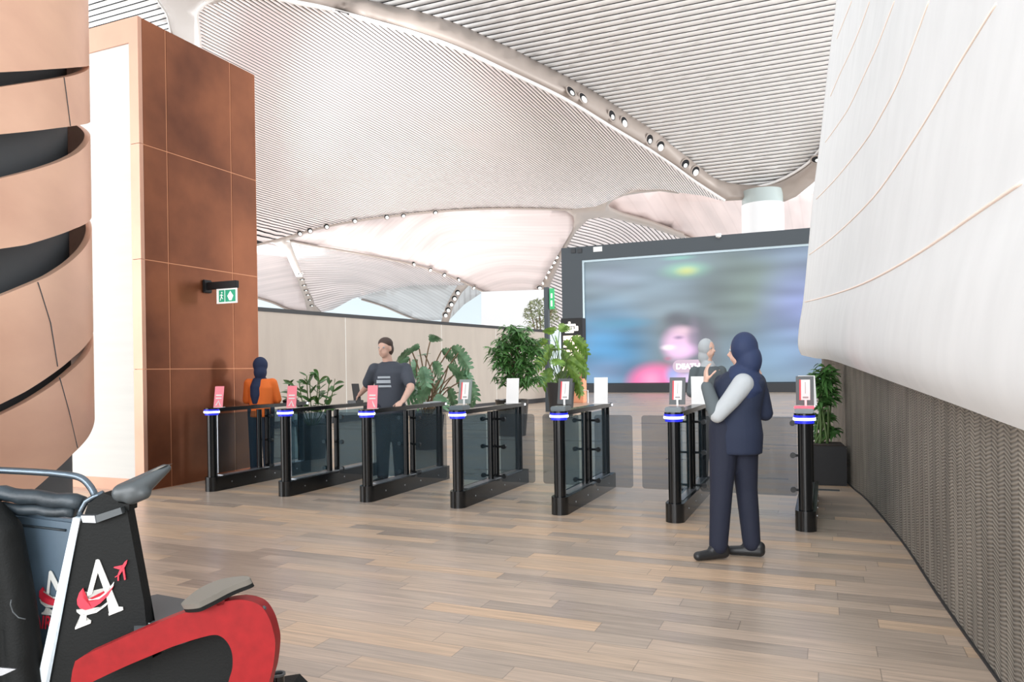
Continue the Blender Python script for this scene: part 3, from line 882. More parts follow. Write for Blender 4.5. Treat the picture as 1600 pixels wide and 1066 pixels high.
# ------------------------------------------------------------------ right wall
wallpix = [(1329, 759), (1356.6, 783), (1408.8, 844.7), (1465.7, 930), (1522.6, 1010.8), (1560.6, 1063)]
wp = [at_z(*p) for p in wallpix]
d_near = (wp[-1] - wp[-3]).normalized(); d_far = (wp[0] - wp[1]).normalized()
far_end = at_plane(1274, 640, wp[0], Vector((-(d_far.y * .96 + .0), d_far.x, 0)).normalized())
dirw = (wp[0] - wp[3]).normalized()
far_end = wp[0] + dirw * 3.6
line = [wp[-1] + d_near * 2.6] + list(reversed(wp)) + [wp[0] + dirw * 1.8, far_end]
line = [Vector(p) for p in catmull([tuple(p) for p in line], 5)]
bm = new(); uvl = bm.loops.layers.uv.new('UVMap')
acc = [0]
for a_, b2 in zip(line[:-1], line[1:]): acc.append(acc[-1] + (b2 - a_).length)
def walln(i):
    t = (line[min(i + 1, len(line) - 1)] - line[max(i - 1, 0)]).normalized()
    return Vector((t.y, -t.x, 0)) if Vector((t.y, -t.x, 0)).x > 0 else Vector((-t.y, t.x, 0))
vs = []
for i, p in enumerate(line):
    n_ = walln(i)
    hw_ = 1.30 + .30 * (max(1.5, (p - CAM).dot(FW)) - 2.75) / 9.5
    vs.append([bm.verts.new((p.x, p.y, 0)), bm.verts.new((p.x, p.y, hw_)), bm.verts.new((p.x + n_.x * .3, p.y + n_.y * .3, hw_)), bm.verts.new((p.x + n_.x * .3, p.y + n_.y * .3, 0))])
for i in range(len(line) - 1):
    for k in range(4):
        f = bm.faces.new([vs[i][k], vs[i][(k + 1) % 4], vs[i + 1][(k + 1) % 4], vs[i + 1][k]])
        for lp in f.loops:
            j = i if lp.vert in vs[i] else i + 1
            lp[uvl].uv = (acc[j], lp.vert.co.z)
for e_ in (vs[0], vs[-1]): bm.faces.new(e_)
tag(obj('wall_right', bm, M['woven'], smooth_angle=40), kind='structure')
bm = new()
for i in range(len(line) - 1):
    a_, b2 = line[i], line[i + 1]; n_ = walln(i)
    prism(bm, [a_ - n_ * .012, b2 - n_ * .012, b2 - n_ * .012 + UPZ * .012, a_ - n_ * .012 + UPZ * .012], n_ * .012)
tag(obj('baseboard_right', bm, M['black_matt']), kind='structure')

# white stretched fabric form above it: grid of rows (bottom edge to top) from far to near
def W_depth(px, a0): return 1.084 / ((px - CXP) / F - 0.2997)
sil = [(1252, 555), (1247, 540), (1249, 510), (1255, 472), (1262, 400), (1270, 313), (1281, 226), (1290, 140), (1305, 20), (1316, -70), (1330, -200), (1345, -340)]
# lower edge of the form, seen from far to near
low = [(1252, 555), (1275, 560), (1300, 563), (1340, 576), (1400, 597), (1500, 632), (1600, 668), (1800, 738), (2100, 840)]
NU, NV = 60, 44
silc = catmull(sil, 8); lowc = catmull(low, 8)
def along(lst, t):
    x = t * (len(lst) - 1); i = min(int(x), len(lst) - 2); f = x - i
    return tuple(a + (b - a) * f for a, b in zip(lst[i], lst[i + 1]))
topz = 8.2
grid = []
for v in range(NV + 1):
    tv = v / NV
    sx_, sy_ = along(silc, tv)
    far_p = P(sx_, sy_, 12.3 + 0.2 * math.sin(tv * 6))
    lean = 1.325 + 0.9 * tv ** 1.3
    row = []
    for u_ in range(NU + 1):
        tu = u_ / NU
        bx, by = along(lowc, tu)
        zb = 12.3 + (W_depth(bx, 1.325) - 12.3) * 1 if tu > 0.02 else 12.3
        zb = min(12.3, W_depth(max(bx, 1247.5), 1.325))
        bp_ = P(bx, by, zb)
        # rise from the lower edge: vertical with an outward lean away from the hall
        h = far_p.z - along(silc, 0)[1] * 0
        z0_ = bp_.z
        zz = z0_ + (far_p.z - P(*silc[0], 12.3).z) * (1 + 0.15 * tu)
        dz = far_p - P(*silc[0], 12.3)
        bulge = 0.03 * math.sin(tv * PI * 2.4 + tu * 1.5) * min(1, tu * 4)
        row.append(Vector((bp_.x + dz.x * (1 + 0.6 * tu) - bulge * 1.0, bp_.y + dz.y * (1 - tu) + 0, zz)))
    grid.append(row)
bm = new()
gv = [[bm.verts.new(p) for p in r] for r in grid]
for v in range(NV):
    for u_ in range(NU):
        bm.faces.new([gv[v][u_], gv[v][u_ + 1], gv[v + 1][u_ + 1], gv[v + 1][u_]])
# rounded return at the far end
ret = [[bm.verts.new(p + Vector((0.10, 0.10, 0))) for p in (r[0] for r in grid)], [bm.verts.new(p + Vector((0.9, 0.25, 0))) for p in (r[0] for r in grid)]]
for v in range(NV):
    bm.faces.new([gv[v][0], gv[v + 1][0], ret[0][v + 1], ret[0][v]])
    bm.faces.new([ret[0][v], ret[0][v + 1], ret[1][v + 1], ret[1][v]])
# underside back to the woven wall
und = [bm.verts.new(p + Vector((0.95, 0.0, 0.02))) for p in grid[0]]
for u_ in range(NU):
    bm.faces.new([gv[0][u_], und[u_], und[u_ + 1], gv[0][u_ + 1]])
bk = [[bm.verts.new(r[u_] + Vector((0.95, 0.0, 0.02))) if v_i else und[u_] for u_ in range(NU + 1)] for v_i, r in enumerate(grid)]
for v in range(NV):
    for u_ in range(NU):
        bm.faces.new([bk[v][u_], bk[v + 1][u_], bk[v + 1][u_ + 1], bk[v][u_ + 1]])
for u_ in range(NU): bm.faces.new([gv[NV][u_], gv[NV][u_ + 1], bk[NV][u_ + 1], bk[NV][u_]])
ww = obj('wall_right_upper', bm, M['white_wall'], smooth_angle=60)
tag(ww, kind='structure')
WG = grid


def on_white(px, py):
    """where the viewing ray meets the white form"""
    d = ray(px, py).normalized()
    for v in range(NV):
        for u_ in range(NU):
            a_, b2, c_, d_ = WG[v][u_], WG[v][u_ + 1], WG[v + 1][u_ + 1], WG[v + 1][u_]
            for tri in ((a_, b2, c_), (a_, c_, d_)):
                from mathutils.geometry import intersect_ray_tri
                h = intersect_ray_tri(tri[0], tri[1], tri[2], d, CAM, True)
                if h is not None and (h - CAM).dot(d) > 0: return h
    return None


copper_lines = [
    [(1258, 472), (1300, 461), (1350, 443), (1404, 415), (1460, 380), (1530, 331), (1598, 285)],
    [(1265, 398), (1300, 372), (1335, 340), (1372, 300), (1410, 246), (1449, 185), (1500, 98), (1557, 6)],
    [(1276, 311), (1310, 275), (1353, 220), (1380, 175), (1404, 128), (1430, 62), (1452, 2)],
    [(1290, 222), (1310, 194), (1328, 166), (1350, 119), (1372, 70), (1398, 2)],
    [(1298, 150), (1312, 117), (1328, 83), (1345, 42), (1359, 3)],
    [(1308, 60), (1320, 30), (1331, 2)],
]
for ln in copper_lines:
    pts = []
    for x, y in catmull(ln, 5):
        h = on_white(x, y)
        if h is not None: pts.append(h + (CAM - h).normalized() * 0.004)
    if len(pts) > 2:
        bm = new(); tube(bm, pts, 0.009, 6)
        obj('inlay_strip', bm, M['rose_gold'], ww, smooth=True)

# ------------------------------------------------------------------ video wall
vw = P(880, 612, 43); YV = vw.y
def vy(px, py): return at_y(px, py, YV)
v_root = empty('video_wall', (vy(1100, 612).x, YV, 0))
tag(v_root, 'huge dark framed video wall showing a blurred face in pink', 'screen')
tl = vy(877, 388)
xl = tl.x; xr = vy(1266, 400).x + 3.0; ztop = tl.z
bm = mbox(xl, YV + 0.25, 0.0, xr, YV + 2.2, ztop); obj('cabinet', bm, M['charcoal'], v_root)
sl = vy(912, 410); sz0 = vy(915, 599).z; sz1 = sl.z; sx0 = sl.x; sx1 = xr - 0.9
bm = new()
box(bm, xl, YV, sz0 - 0.06, sx0 - .12, YV + .26, ztop); box(bm, sx0 - .12, YV, sz1 + .12, xr, YV + .26, ztop); box(bm, sx1 + .12, YV, sz0 - 0.06, xr, YV + .26, sz1 + .12)
obj('surround', bm, M['charcoal'], v_root)
bm = mbox(xl, YV - 0.25, 0, xr, YV + .26, sz0 - .06); obj('plinth', bm, M['charcoal_dark'], v_root)
bm = new()
for q in ((sx0 - .12, sz0, sx0, sz1 + .12), (sx0, sz1, sx1, sz1 + .12), (sx1, sz0, sx1 + .12, sz1 + .12)):
    box(bm, q[0], YV + 0.05, q[1], q[2], YV + .28, q[3])
obj('screen_trim', bm, M['screen_frame'], v_root)

# the picture on the display, drawn as soft blobs on a dense grid
NX, NZ = 260, 150
vertsL = []; cols = []
def smooth(a, b, x):
    t = np.clip((x - a) / (b - a), 0, 1); return t * t * (3 - 2 * t)
def blob(px, py, cx, cy, rx, ry, soft=1.0):
    soft = min(1.0, soft + .25)
    r = np.sqrt(((px - cx) / rx) ** 2 + ((py - cy) / ry) ** 2)
    return 1 - smooth(max(0, 1 - soft), 1 + soft * .3, r)
X_ = np.linspace(sx0, sx1, NX); Z_ = np.linspace(sz0, sz1, NZ)
gx, gz = np.meshgrid(X_, Z_)
# picture coordinates: u 0..1 left to right over the part in view, v 0..1 top to bottom
vis = vy(1258, 500).x
U_ = (gx - sx0) / (vis - sx0); V_ = (sz1 - gz) / (sz1 - sz0)
pxx = 912 + U_ * 346; pyy = 405 + V_ * 194
base = np.zeros((NZ, NX, 3)) + np.array([0.115, 0.155, 0.175])
def mixc(m, c, k=1.0):
    global base
    m = (m * k)[..., None]; base = base * (1 - m) + np.array(c) * m
nzv = np.array([[noise.noise(Vector((x * 0.012, y * 0.06, 3.3))) for x, y in zip(r1, r2)] for r1, r2 in zip(pxx, pyy)])
mixc(blob(pxx, pyy, 1010, 450, 130, 60, 1), (0.17, 0.24, 0.30), .8)
mixc(blob(pxx, pyy, 960, 430, 60, 25, 1), (0.19, 0.235, 0.31), .6)
mixc(blob(pxx, pyy, 945, 545, 90, 80, 1), (0.03, 0.19, 0.38), 1)
mixc(blob(pxx, pyy, 970, 505, 60, 10, 1), (0.06, 0.28, 0.45), .7)
mixc(blob(pxx, pyy, 950, 580, 60, 22, 1), (0.10, 0.17, 0.30), .8)
mixc(blob(pxx, pyy, 1180, 460, 80, 80, 1), (0.12, 0.17, 0.15), .8)
mixc(blob(pxx, pyy, 1255, 500, 65, 90, 1), (0.17, 0.21, 0.42), .95)
mixc(blob(pxx, pyy, 1220, 560, 90, 60, 1), (0.14, 0.25, 0.38), .7)
mixc(blob(pxx, pyy, 1250, 400, 90, 30, 1), (0.20, 0.28, 0.42), .6)
mixc(blob(pxx, pyy, 1080, 428, 42, 14, .9), (0.20, 0.42, 0.30), .9)
mixc(blob(pxx, pyy, 1082, 429, 20, 8, .9), (0.42, 0.45, 0.16), .9)
mixc(blob(pxx, pyy, 1070, 408, 30, 4, .9), (0.15, 0.36, 0.30), .7)
base *= (1 + 0.45 * nzv)[..., None]
mixc(blob(pxx, pyy, 1085, 518, 46, 30, .5), (0.06, 0.065, 0.085), .9)      # hair
mixc(blob(pxx, pyy, 1062, 500, 22, 14, .8), (0.05, 0.055, 0.075), .8)
mixc(blob(pxx, pyy, 1108, 545, 28, 38, .5), (0.10, 0.10, 0.13), .7)
mixc(blob(pxx, pyy, 1066, 541, 29, 30, .4), (0.60, 0.38, 0.55), 1)          # face
mixc(blob(pxx, pyy, 1075, 520, 22, 9, .8), (0.62, 0.42, 0.50), .8)
mixc(blob(pxx, pyy, 1092, 532, 12, 34, .8), (0.20, 0.16, 0.24), .6)
mixc(blob(pxx, pyy, 1052, 545, 14, 5, .8), (0.92, 0.80, 0.88), .9)
mixc(blob(pxx, pyy, 1068, 530, 10, 3.5, .8), (0.15, 0.10, 0.20), .8)
mixc(blob(pxx, pyy, 1075, 550, 26, 12, .9), (0.80, 0.48, 0.80), .8)
mixc(blob(pxx, pyy, 1050, 562, 8, 4, .8), (0.35, 0.10, 0.18), .7)
mixc(blob(pxx, pyy, 1030, 600, 52, 34, .3), (0.75, 0.12, 0.32), 1)          # pink shoulder
mixc(blob(pxx, pyy, 1022, 594, 22, 16, .8), (0.88, 0.28, 0.45), .8)
mixc(blob(pxx, pyy, 1058, 588, 16, 16, .6), (0.22, 0.32, 0.60), .9)
mixc(blob(pxx, pyy, 1090, 592, 34, 10, .6), (0.62, 0.50, 0.78), .9)
me = bpy.data.meshes.new('display')
Vn = [(float(gx[j, i]), YV + 0.20, float(gz[j, i])) for j in range(NZ) for i in range(NX)]
Fn = [(j * NX + i, j * NX + i + 1, (j + 1) * NX + i + 1, (j + 1) * NX + i) for j in range(NZ - 1) for i in range(NX - 1)]
me.from_pydata(Vn, [], Fn)
ca = me.color_attributes.new('picture', 'FLOAT_COLOR', 'POINT')
flat = np.ones((NZ * NX, 4), dtype=np.float32); flat[:, :3] = np.clip(base.reshape(-1, 3), 0, 1)
ca.data.foreach_set('color', flat.ravel())
md = bpy.data.materials.new('display_picture'); nt, N, L, b = nodes_of(md)
at_ = N.new('ShaderNodeAttribute'); at_.attribute_name = 'picture'
b.inputs['Base Color'].default_value = (0.02, 0.02, 0.02, 1); b.inputs['Roughness'].default_value = 0.35
L.new(at_.outputs['Color'], b.inputs['Emission Color']); b.inputs['Emission Strength'].default_value = 0.9
disp = link('display', me, md, v_root)
# white caption pill with lettering
def pv(px, py, dy=0.0):
    q = vy(px, py); return Vector((q.x, YV + 0.19 - dy, q.z))
pill = []
c0 = pv(1060, 572.5); rr_ = abs(pv(1060, 562.5).z - c0.z)
for k in range(13): t = PI / 2 + PI * k / 12; pill.append((c0.x + rr_ * math.cos(t), c0.y, c0.z + rr_ * math.sin(t)))
c1 = pv(1106, 572.5)
for k in range(13): t = -PI / 2 + PI * k / 12; pill.append((c1.x + rr_ * math.cos(t), c0.y, c0.z + rr_ * math.sin(t)))
bm = new(); prism(bm, pill, (0, .005, 0))
pl_ = obj('caption', bm, mat('caption_white', (0.62, 0.47, 0.58), .6, emit=0.7, spec=0), v_root)
pl_.data.materials[0].node_tree.nodes['Principled BSDF'].inputs['Base Color'].default_value = (.05, .05, .05, 1)


def to_mesh_object(o):
    dg = bpy.context.evaluated_depsgraph_get()
    me_ = bpy.data.meshes.new_from_object(o.evaluated_get(dg))
    n_ = o.name; mw = o.matrix_basis.copy()
    bpy.data.objects.remove(o)
    q = bpy.data.objects.new(n_, me_); COL.objects.link(q); q.matrix_basis = mw
    return q


def text(name, s, size, loc, rx, rz, material, parent, extrude=0.002, align='CENTER', bold=0.0):
    cu = bpy.data.curves.new(name, 'FONT'); cu.body = s; cu.size = size; cu.extrude = extrude
    cu.align_x = align; cu.align_y = 'CENTER'; cu.offset = bold
    cu.materials.append(material)
    o = bpy.data.objects.new(name, cu); COL.objects.link(o)
    o.location = loc; o.rotation_euler = (rx, 0, rz)
    o = to_mesh_object(o)
    if parent is not None:
        o.parent = parent; o.matrix_parent_inverse = parent.matrix_basis.inverted()
    return o


text('lettering', 'DEATH', 0.40, (pv(1074, 573).x, YV + 0.17, pv(1073, 573).z), PI / 2, 0, mat('caption_pink', (1.0, 0.95, 1.0), .5, emit=1.6), pl_, bold=0.012)
# little fittings on the surround
bm = new()
for px in (896, 906):
    q = vy(px, 392); box(bm, q.x - .14, YV - .06, q.z - .14, q.x + .14, YV, q.z + .14, bev=.02)
obj('junction_box', bm, M['charcoal_dark'], v_root)
q = vy(934, 389.5); obj('notice_plate', mbox(q.x - .26, YV - .02, q.z - .14, q.x + .26, YV, q.z + .14), M['white_card'], v_root)
q = vy(1123, 369.5); obj('camera_unit', lathe(new(), [(.05, -.1), (.14, -.05), (.16, .06), (.16, .12)], (q.x, YV - .1, q.z), 16), M['white_card'], v_root, smooth_angle=50)

# ------------------------------------------------------------------ directory totem and green sign mast
tz = 36.0
tp = P(893, 600, tz)
tot = empty('directory_totem', (tp.x, tp.y, 0)); tag(tot, 'black illuminated directory totem with lit white panels left of the video wall', 'sign')
def ty(px, py, dy=0): q = at_y(px, py, tp.y + dy); return q
a = ty(876, 498); b_ = ty(911, 600)
obj('casing', mbox(a.x, tp.y, 0, b_.x, tp.y + .6, a.z, bev=.02), M['black_matt'], tot)
obj('side_panel', mbox(b_.x - .18, tp.y - .012, .3, b_.x - .06, tp.y, ty(905, 580).z), M['wood_warm'], tot)
bm = new()
q0 = ty(889, 507); q1 = ty(893, 512)
for (x0, y0, x1, y1) in ((888, 503, 891, 506), (880, 507, 899, 509.5), (877, 509.8, 880, 515), (881, 511, 884, 514.5), (885.5, 511, 888, 514.5), (889.5, 511, 892, 514.5), (893.5, 511, 896, 514.5), (898, 509.8, 903, 515), (877, 515.6, 903, 516.8), (883, 518, 896, 520)):
    p0 = ty(x0, y0, -.02); p1 = ty(x1, y1, -.02); box(bm, p0.x, tp.y - .02, p1.z, p1.x, tp.y, p0.z)
obj('lettering', bm, M['sign_text'], tot)
bm = new()
for (x0, y0, x1, y1) in ((880, 525, 907, 531), (880, 533, 892, 536), (894, 533, 907, 540), (880, 540, 888, 543), (898, 542, 907, 560), (880, 547, 894, 550), (880, 553, 896, 556), (878, 562, 898, 567), (878, 569, 908, 579), (900, 561, 908, 568)):
    p0 = ty(x0, y0, -.02); p1 = ty(x1, y1, -.02); box(bm, p0.x, tp.y - .02, p1.z, p1.x, tp.y, p0.z)
obj('light_panel', bm, M['sign_panel'], tot)
bx = P(893, 612, 30)
q = at_y(880, 598, bx.y); q2 = at_y(911, 612, bx.y)
ob = empty('counter_box', (bx.x, bx.y, 0)); tag(ob, 'low terracotta box with a small rail standing in front of the lit totem', 'counter')
obj('body', mbox(at_y(884, 598, bx.y).x, bx.y, 0, q2.x, bx.y + .5, q.z + .15, bev=.02), M['orange_box'], ob)
bm = new(); tube(bm, [(q2.x - .1, bx.y - .05, .5), (q2.x + .22, bx.y - .05, .5), (q2.x + .22, bx.y - .05, 0)], .025, 8); obj('rail', bm, M['white_card'], ob)

mz = 24.0
mp_ = P(857, 620, mz)
mast = empty('sign_mast', (mp_.x, mp_.y, 0)); tag(mast, 'slim dark post with a small green lit sign near its top', 'sign')
top = at_y(857, 452, mp_.y)
obj('post', mbox(mp_.x - .08, mp_.y - .08, 0, mp_.x + .06, mp_.y + .08, at_y(857, 449, mp_.y).z), M['charcoal'], mast)
a = at_y(859, 451, mp_.y); b_ = at_y(866, 483, mp_.y)
gp = obj('sign_panel', mbox(a.x, mp_.y - .05, b_.z, b_.x, mp_.y + .05, a.z, bev=.01), mat('sign_green', (0.02, 0.30, 0.10), .5, emit=.5), mast)
bm = new()
for (y0, y1) in ((459, 466), (470, 479)):
    p0 = at_y(861.5, y0, mp_.y); p1 = at_y(864, y1, mp_.y); box(bm, p0.x, mp_.y - .06, p1.z, p1.x, mp_.y - .05, p0.z)
obj('pictogram', bm, M['sign_white'], gp)

# ------------------------------------------------------------------ speed gates
YG, GL = 6.71, 1.72      # centre of the round front, length to the rear end


def make_gate(full_head=True, wings=(True, True)):
    r = empty('speed_gate')
    bw = 0.085
    bm = new()
    loop = [(bw * math.cos(t), bw * math.sin(t)) for t in [PI + PI * k / 14 for k in range(15)]] + [(bw, GL), (-bw, GL)]
    prism(bm, [(x, y, 0) for x, y in loop], (0, 0, 0.17))
    base = obj('base', bm, M['black_metal'], r, local=True, smooth_angle=30)
    bm = new()
    for y in (.22, .62, .98, 1.42):
        for s in (-1, 1): tube(bm, [(s * bw, y, .085), (s * (bw + .004), y, .085)], .008, 10)
    obj('screw', bm, M['steel'], base, local=True)
    bm = new(); box(bm, -.05, .12, .171, .05, GL - .12, .176); obj('glazing_channel', bm, M['steel'], base, local=True)
    # posts
    bm = new(); cyl(bm, (0, 0), 0.056, .17, .93, 32); obj('front_post', bm, M['black_metal'], r, local=True, smooth_angle=40)
    for y in (.80, .95):
        bm = new(); cyl(bm, (0, y), 0.034, .17, .93, 24); obj('hinge_post', bm, M['black_metal'], r, local=True, smooth_angle=40)
    bm = new(); cyl(bm, (0, GL - .1), 0.045, .17, .95, 24); obj('rear_post', bm, M['black_metal'], r, local=True, smooth_angle=40)
    # top rail
    bm = new()
    hw = .058
    loop = [(hw * math.cos(t), hw * math.sin(t)) for t in [PI + PI * k / 12 for k in range(13)]] + [(hw, GL), (-hw, GL)]
    prism(bm, [(x, y, .945) for x, y in loop], (0, 0, 0.045))
    tr = obj('top_rail', bm, M['black_metal'], r, local=True, smooth_angle=30)
    bm = new(); tube(bm, [(hw * .6, GL - .002, .965), (hw * .6, GL + .006, .965)], .01, 10)
    box(bm, -.012 + .045, -.01 + GL - .03, .955, .062, GL - .01, .977)
    obj('status_light', bm, M['led_white'], tr, local=True)
    # light ring head
    bm = new(); cyl(bm, (0, 0), .084, .975, .99, 40); hd = obj('head', bm, M['black_metal'], r, local=True, smooth_angle=30)
    bm = new(); cyl(bm, (0, 0), .086, .953, .975, 40); obj('blue_glow_band', bm, M['led_blue'], hd, local=True, smooth_angle=30)
    bm = new(); cyl(bm, (0, 0), .090, .932, .953, 40); obj('light_ring', bm, M['led_white'], hd, local=True, smooth_angle=30)
    bm = new(); cyl(bm, (0, 0), .078, .905, .932, 40); obj('blue_glow_band', bm, M['led_blue'], hd, local=True, smooth_angle=30)
    # side glass
    for y0, y1 in ((.09, .74), (1.01, GL - .17)):
        bm = mbox(-.004, y0, .20, .004, y1, .915); obj('side_glass', bm, M['side_glass'], r, local=True)
    bm = mbox(-.006, .085, .2, .006, .092, .915); obj('glass_edge', bm, M['steel'], r, local=True)
    # swing wings
    for s in (-1, 1):
        if not wings[0 if s < 0 else 1]: continue
        y = .875
        x0, x1 = s * .09, s * .50
        bm = new()
        lo, hi = .14, .90; rc = .03
        pts = []
        xa, xb = min(x0, x1), max(x0, x1)
        for (cx, cz, a0) in ((xb - rc, hi - rc, 0), (xa + rc, hi - rc, 90), (xa + rc, lo + rc, 180), (xb - rc, lo + rc, 270)):
            for k in range(5):
                t = math.radians(a0 + 22.5 * k); pts.append((cx + rc * math.cos(t), y - .005, cz + rc * math.sin(t)))
        prism(bm, pts, (0, .01, 0))
        wg = obj('gate_wing', bm, M['gate_glass'], r, local=True)
        for z in (.20, .53, .84):
            bm = new(); tube(bm, [(s * .03, y, z), (s * .13, y, z)], .012, 8); tube(bm, [(s * .13, y - .018, z), (s * .13, y + .018, z)], .026, 16)
            obj('hinge_clamp', bm, M['black_metal'], wg, local=True)
    return r


def copy_tree(o, parent=None):
    c = o.copy(); COL.objects.link(c); c.parent = parent
    for ch in list(o.children): copy_tree(ch, c)
    return c


GX = [-6.76 + 1.098 * i for i in range(7)]
gl_labels = ['leftmost black speed gate, against the copper tower beside the orange vest',
             'second black speed gate from the left, with a pink card',
             'black speed gate the man in the slate T-shirt leans on, third from left',
             'black speed gate with a small white card and tall white board, fourth from left',
             'black speed gate fifth from left, in front of the black planter pot and totem',
             'black speed gate just left of the woman in navy',
             'rightmost black speed gate, beside the black planter box']
proto = make_gate()
gates = []
for i, x in enumerate(GX):
    g = proto if i == 0 else copy_tree(proto)
    g.location = (x, YG, 0)
    tag(g, gl_labels[i], 'turnstile', 'row of speed gates')
    gates.append(g)
for gi, side_ in ((0, -1), (6, 1)):          # no wings outside the row
    for o in list(gates[gi].children):
        if o.name.startswith('gate_wing') and sum(v.co.x for v in o.data.vertices) * side_ > 0:
            for ch in list(o.children): bpy.data.objects.remove(ch)
            bpy.data.objects.remove(o)


# cards, scanners, boards on the rails
def pink_card(i, label):
    x = GX[i]
    r = empty('sign_card', (x + .005, YG + .10, .99), 0); r.rotation_euler = (0, 0, math.radians(22))
    tag(r, label, 'card', 'pink cards on the speed gates')
    lean = .06
    bm = new(); prism(bm, [(-.055, -.01, 0), (.055, -.01, 0), (.055, -.01 + lean, .255), (-.055, -.01 + lean, .255)], (0, .004, 0))
    # shear so that the card leans sideways like an open stand
    c = obj('card', bm, M['pink_card'], r, local=True)
    bm = new()
    for z0, z1 in ((.14, .155), (.105, .118)):
        prism(bm, [(-.035, -.012 + lean * z0 / .255, z0), (.035, -.012 + lean * z0 / .255, z0), (.035, -.012 + lean * z1 / .255, z1), (-.035, -.012 + lean * z1 / .255, z1)], (0, .001, 0))
    def pz(x_, z): return (x_, -.012 + lean * z / .255, z)
    if i in (0, 1):
        prism(bm, [pz(-.035, .025), pz(-.02, .025), pz(.002, .075), pz(.002, .09)], (0, .001, 0))
    prism(bm, [pz(.035, .02), pz(.02, .02), pz(.0, .075), pz(.0, .09)], (0, .001, 0))
    obj('print', bm, M['white_card'], c, local=True)
    bm = mbox(-.05, -.02, 0, .06, .06, .004); obj('foot', bm, M['white_card'], r, local=True)


pink_card(0, 'pink card standing on the leftmost speed gate, against the copper tower')
pink_card(1, 'pink card standing on the second speed gate from the left')
pink_card(2, "pink card on the third speed gate, beside the leaning man's arm")


def scanner(i, label, holder_mat, red=False, tilt=math.radians(12)):
    x = GX[i]
    r = empty('card_scanner', (x, YG + .02, .99)); tag(r, label, 'scanner', 'scanners with card holders on the speed gates')
    bm = mbox(-.075, -.06, 0, .075, .13, .045, bev=.008); body = obj('body', bm, M['scanner'], r, local=True)
    if red:
        obj('red_light', mbox(-.078, -.063, .045, .078, .10, .055), M['led_red'], body, local=True)
    h = .25; le = .05
    z0 = .06
    def q(x_, z, d=0): return (x_ + .0, .13 + le * z / h - d, z0 + z)
    bm = new(); prism(bm, [q(-.07, 0), q(.075, 0), q(.075, h), q(-.07, h)], (0, .014, 0)); hd = obj('holder', bm, holder_mat, r, local=True)
    bm = new(); prism(bm, [q(-.028, .045, .003), (q(.045, .045, .003)), q(.045, h - .03, .003), q(-.028, h - .03, .003)], (0, .002, 0))
    cd_ = obj('card', bm, M['white_card'], hd, local=True)
    bm = new(); prism(bm, [q(-.042, .045, .003), (q(-.028, .045, .003)), q(-.028, h - .03, .003), q(-.042, h - .03, .003)], (0, .002, 0))
    obj('red_edge', bm, M['red_print'], hd, local=True)
    bm = new()
    prism(bm, [q(-.015, .06, .005), q(.03, .06, .005), q(.03, .075, .005), q(-.015, .075, .005)], (0, .001, 0))
    prism(bm, [q(.004, .1, .005), q(.009, .1, .005), q(.009, .2, .005), q(.004, .2, .005)], (0, .001, 0))
    obj('print', bm, M['grey_print'], cd_, local=True)
    obj('clip', mbox(.0, .115, .05, .018, .125, .105), M['white_card'], r, local=True)


M['striped_holder'] = mat('grey_green_holder', (0.22, 0.27, 0.26), 0.35)
scanner(3, 'grey scanner with a small white card on the fourth speed gate', M['striped_holder'])
scanner(4, 'black scanner with red and white card on the fifth speed gate', M['grey_plastic'])
scanner(5, 'black scanner with red and white card just left of the woman in navy', M['grey_plastic'])
scanner(6, 'scanner with red light strip on the rightmost speed gate', M['grey_plastic'], True)


def board(i, label, dy=1.42):
    r = empty('notice_board', (GX[i], YG + dy, .99)); tag(r, label, 'board', 'white boards at the rear of the speed gates')
    bm = new(); prism(bm, [(-.075, 0, .004), (.085, 0, .004), (.07, .07, .30), (-.09, .07, .30)], (0, .008, 0)); obj('panel', bm, M['white_card'], r, local=True)
    obj('foot', mbox(-.09, -.01, 0, .09, .08, .005), M['white_card'], r, local=True)


board(3, 'plain white board at the rear of the fourth gate, before the bushy plant')
board(4, 'plain white board at the rear of the fifth speed gate')
board(5, 'plain white board on the sixth gate, beside the woman in navy')
board(6, 'plain white board behind the red lit scanner on the rightmost gate', 1.30)


def tablet(i, label, dy, lean, h=.22, dx=0):
    r = empty('black_tablet', (GX[i] + dx, YG + dy, .99)); tag(r, label, 'tablet', 'black tablets on the speed gates')
    bm = new(); prism(bm, [(-.05, 0, .01), (.06, 0, .01), (.03 - lean, .02, h), (-.08 - lean, .02, h)], (0, .01, 0)); obj('panel', bm, M['black_matt'], r, local=True)
    bm = mbox(-.07, -.12, 0, .07, .05, .035, bev=.006); obj('base', bm, M['black_metal'], r, local=True)


tablet(0, 'black tablet at the rear of the leftmost gate, behind the second pink card', 1.45, .0, .23)
tablet(1, "black tablet on the second gate's rear, by the leaning man's hand", 1.40, .02, .25)
# grey reader plates near the man's hands
bm = mbox(GX[2] - .05, YG + 1.30, .99, GX[2] + .05, YG + 1.6, 1.005, bev=.004)
tag(obj('paper_folder', bm, M['pale_cloth']), "pale flat folder on the third gate's rail right of the man's hand", 'folder')


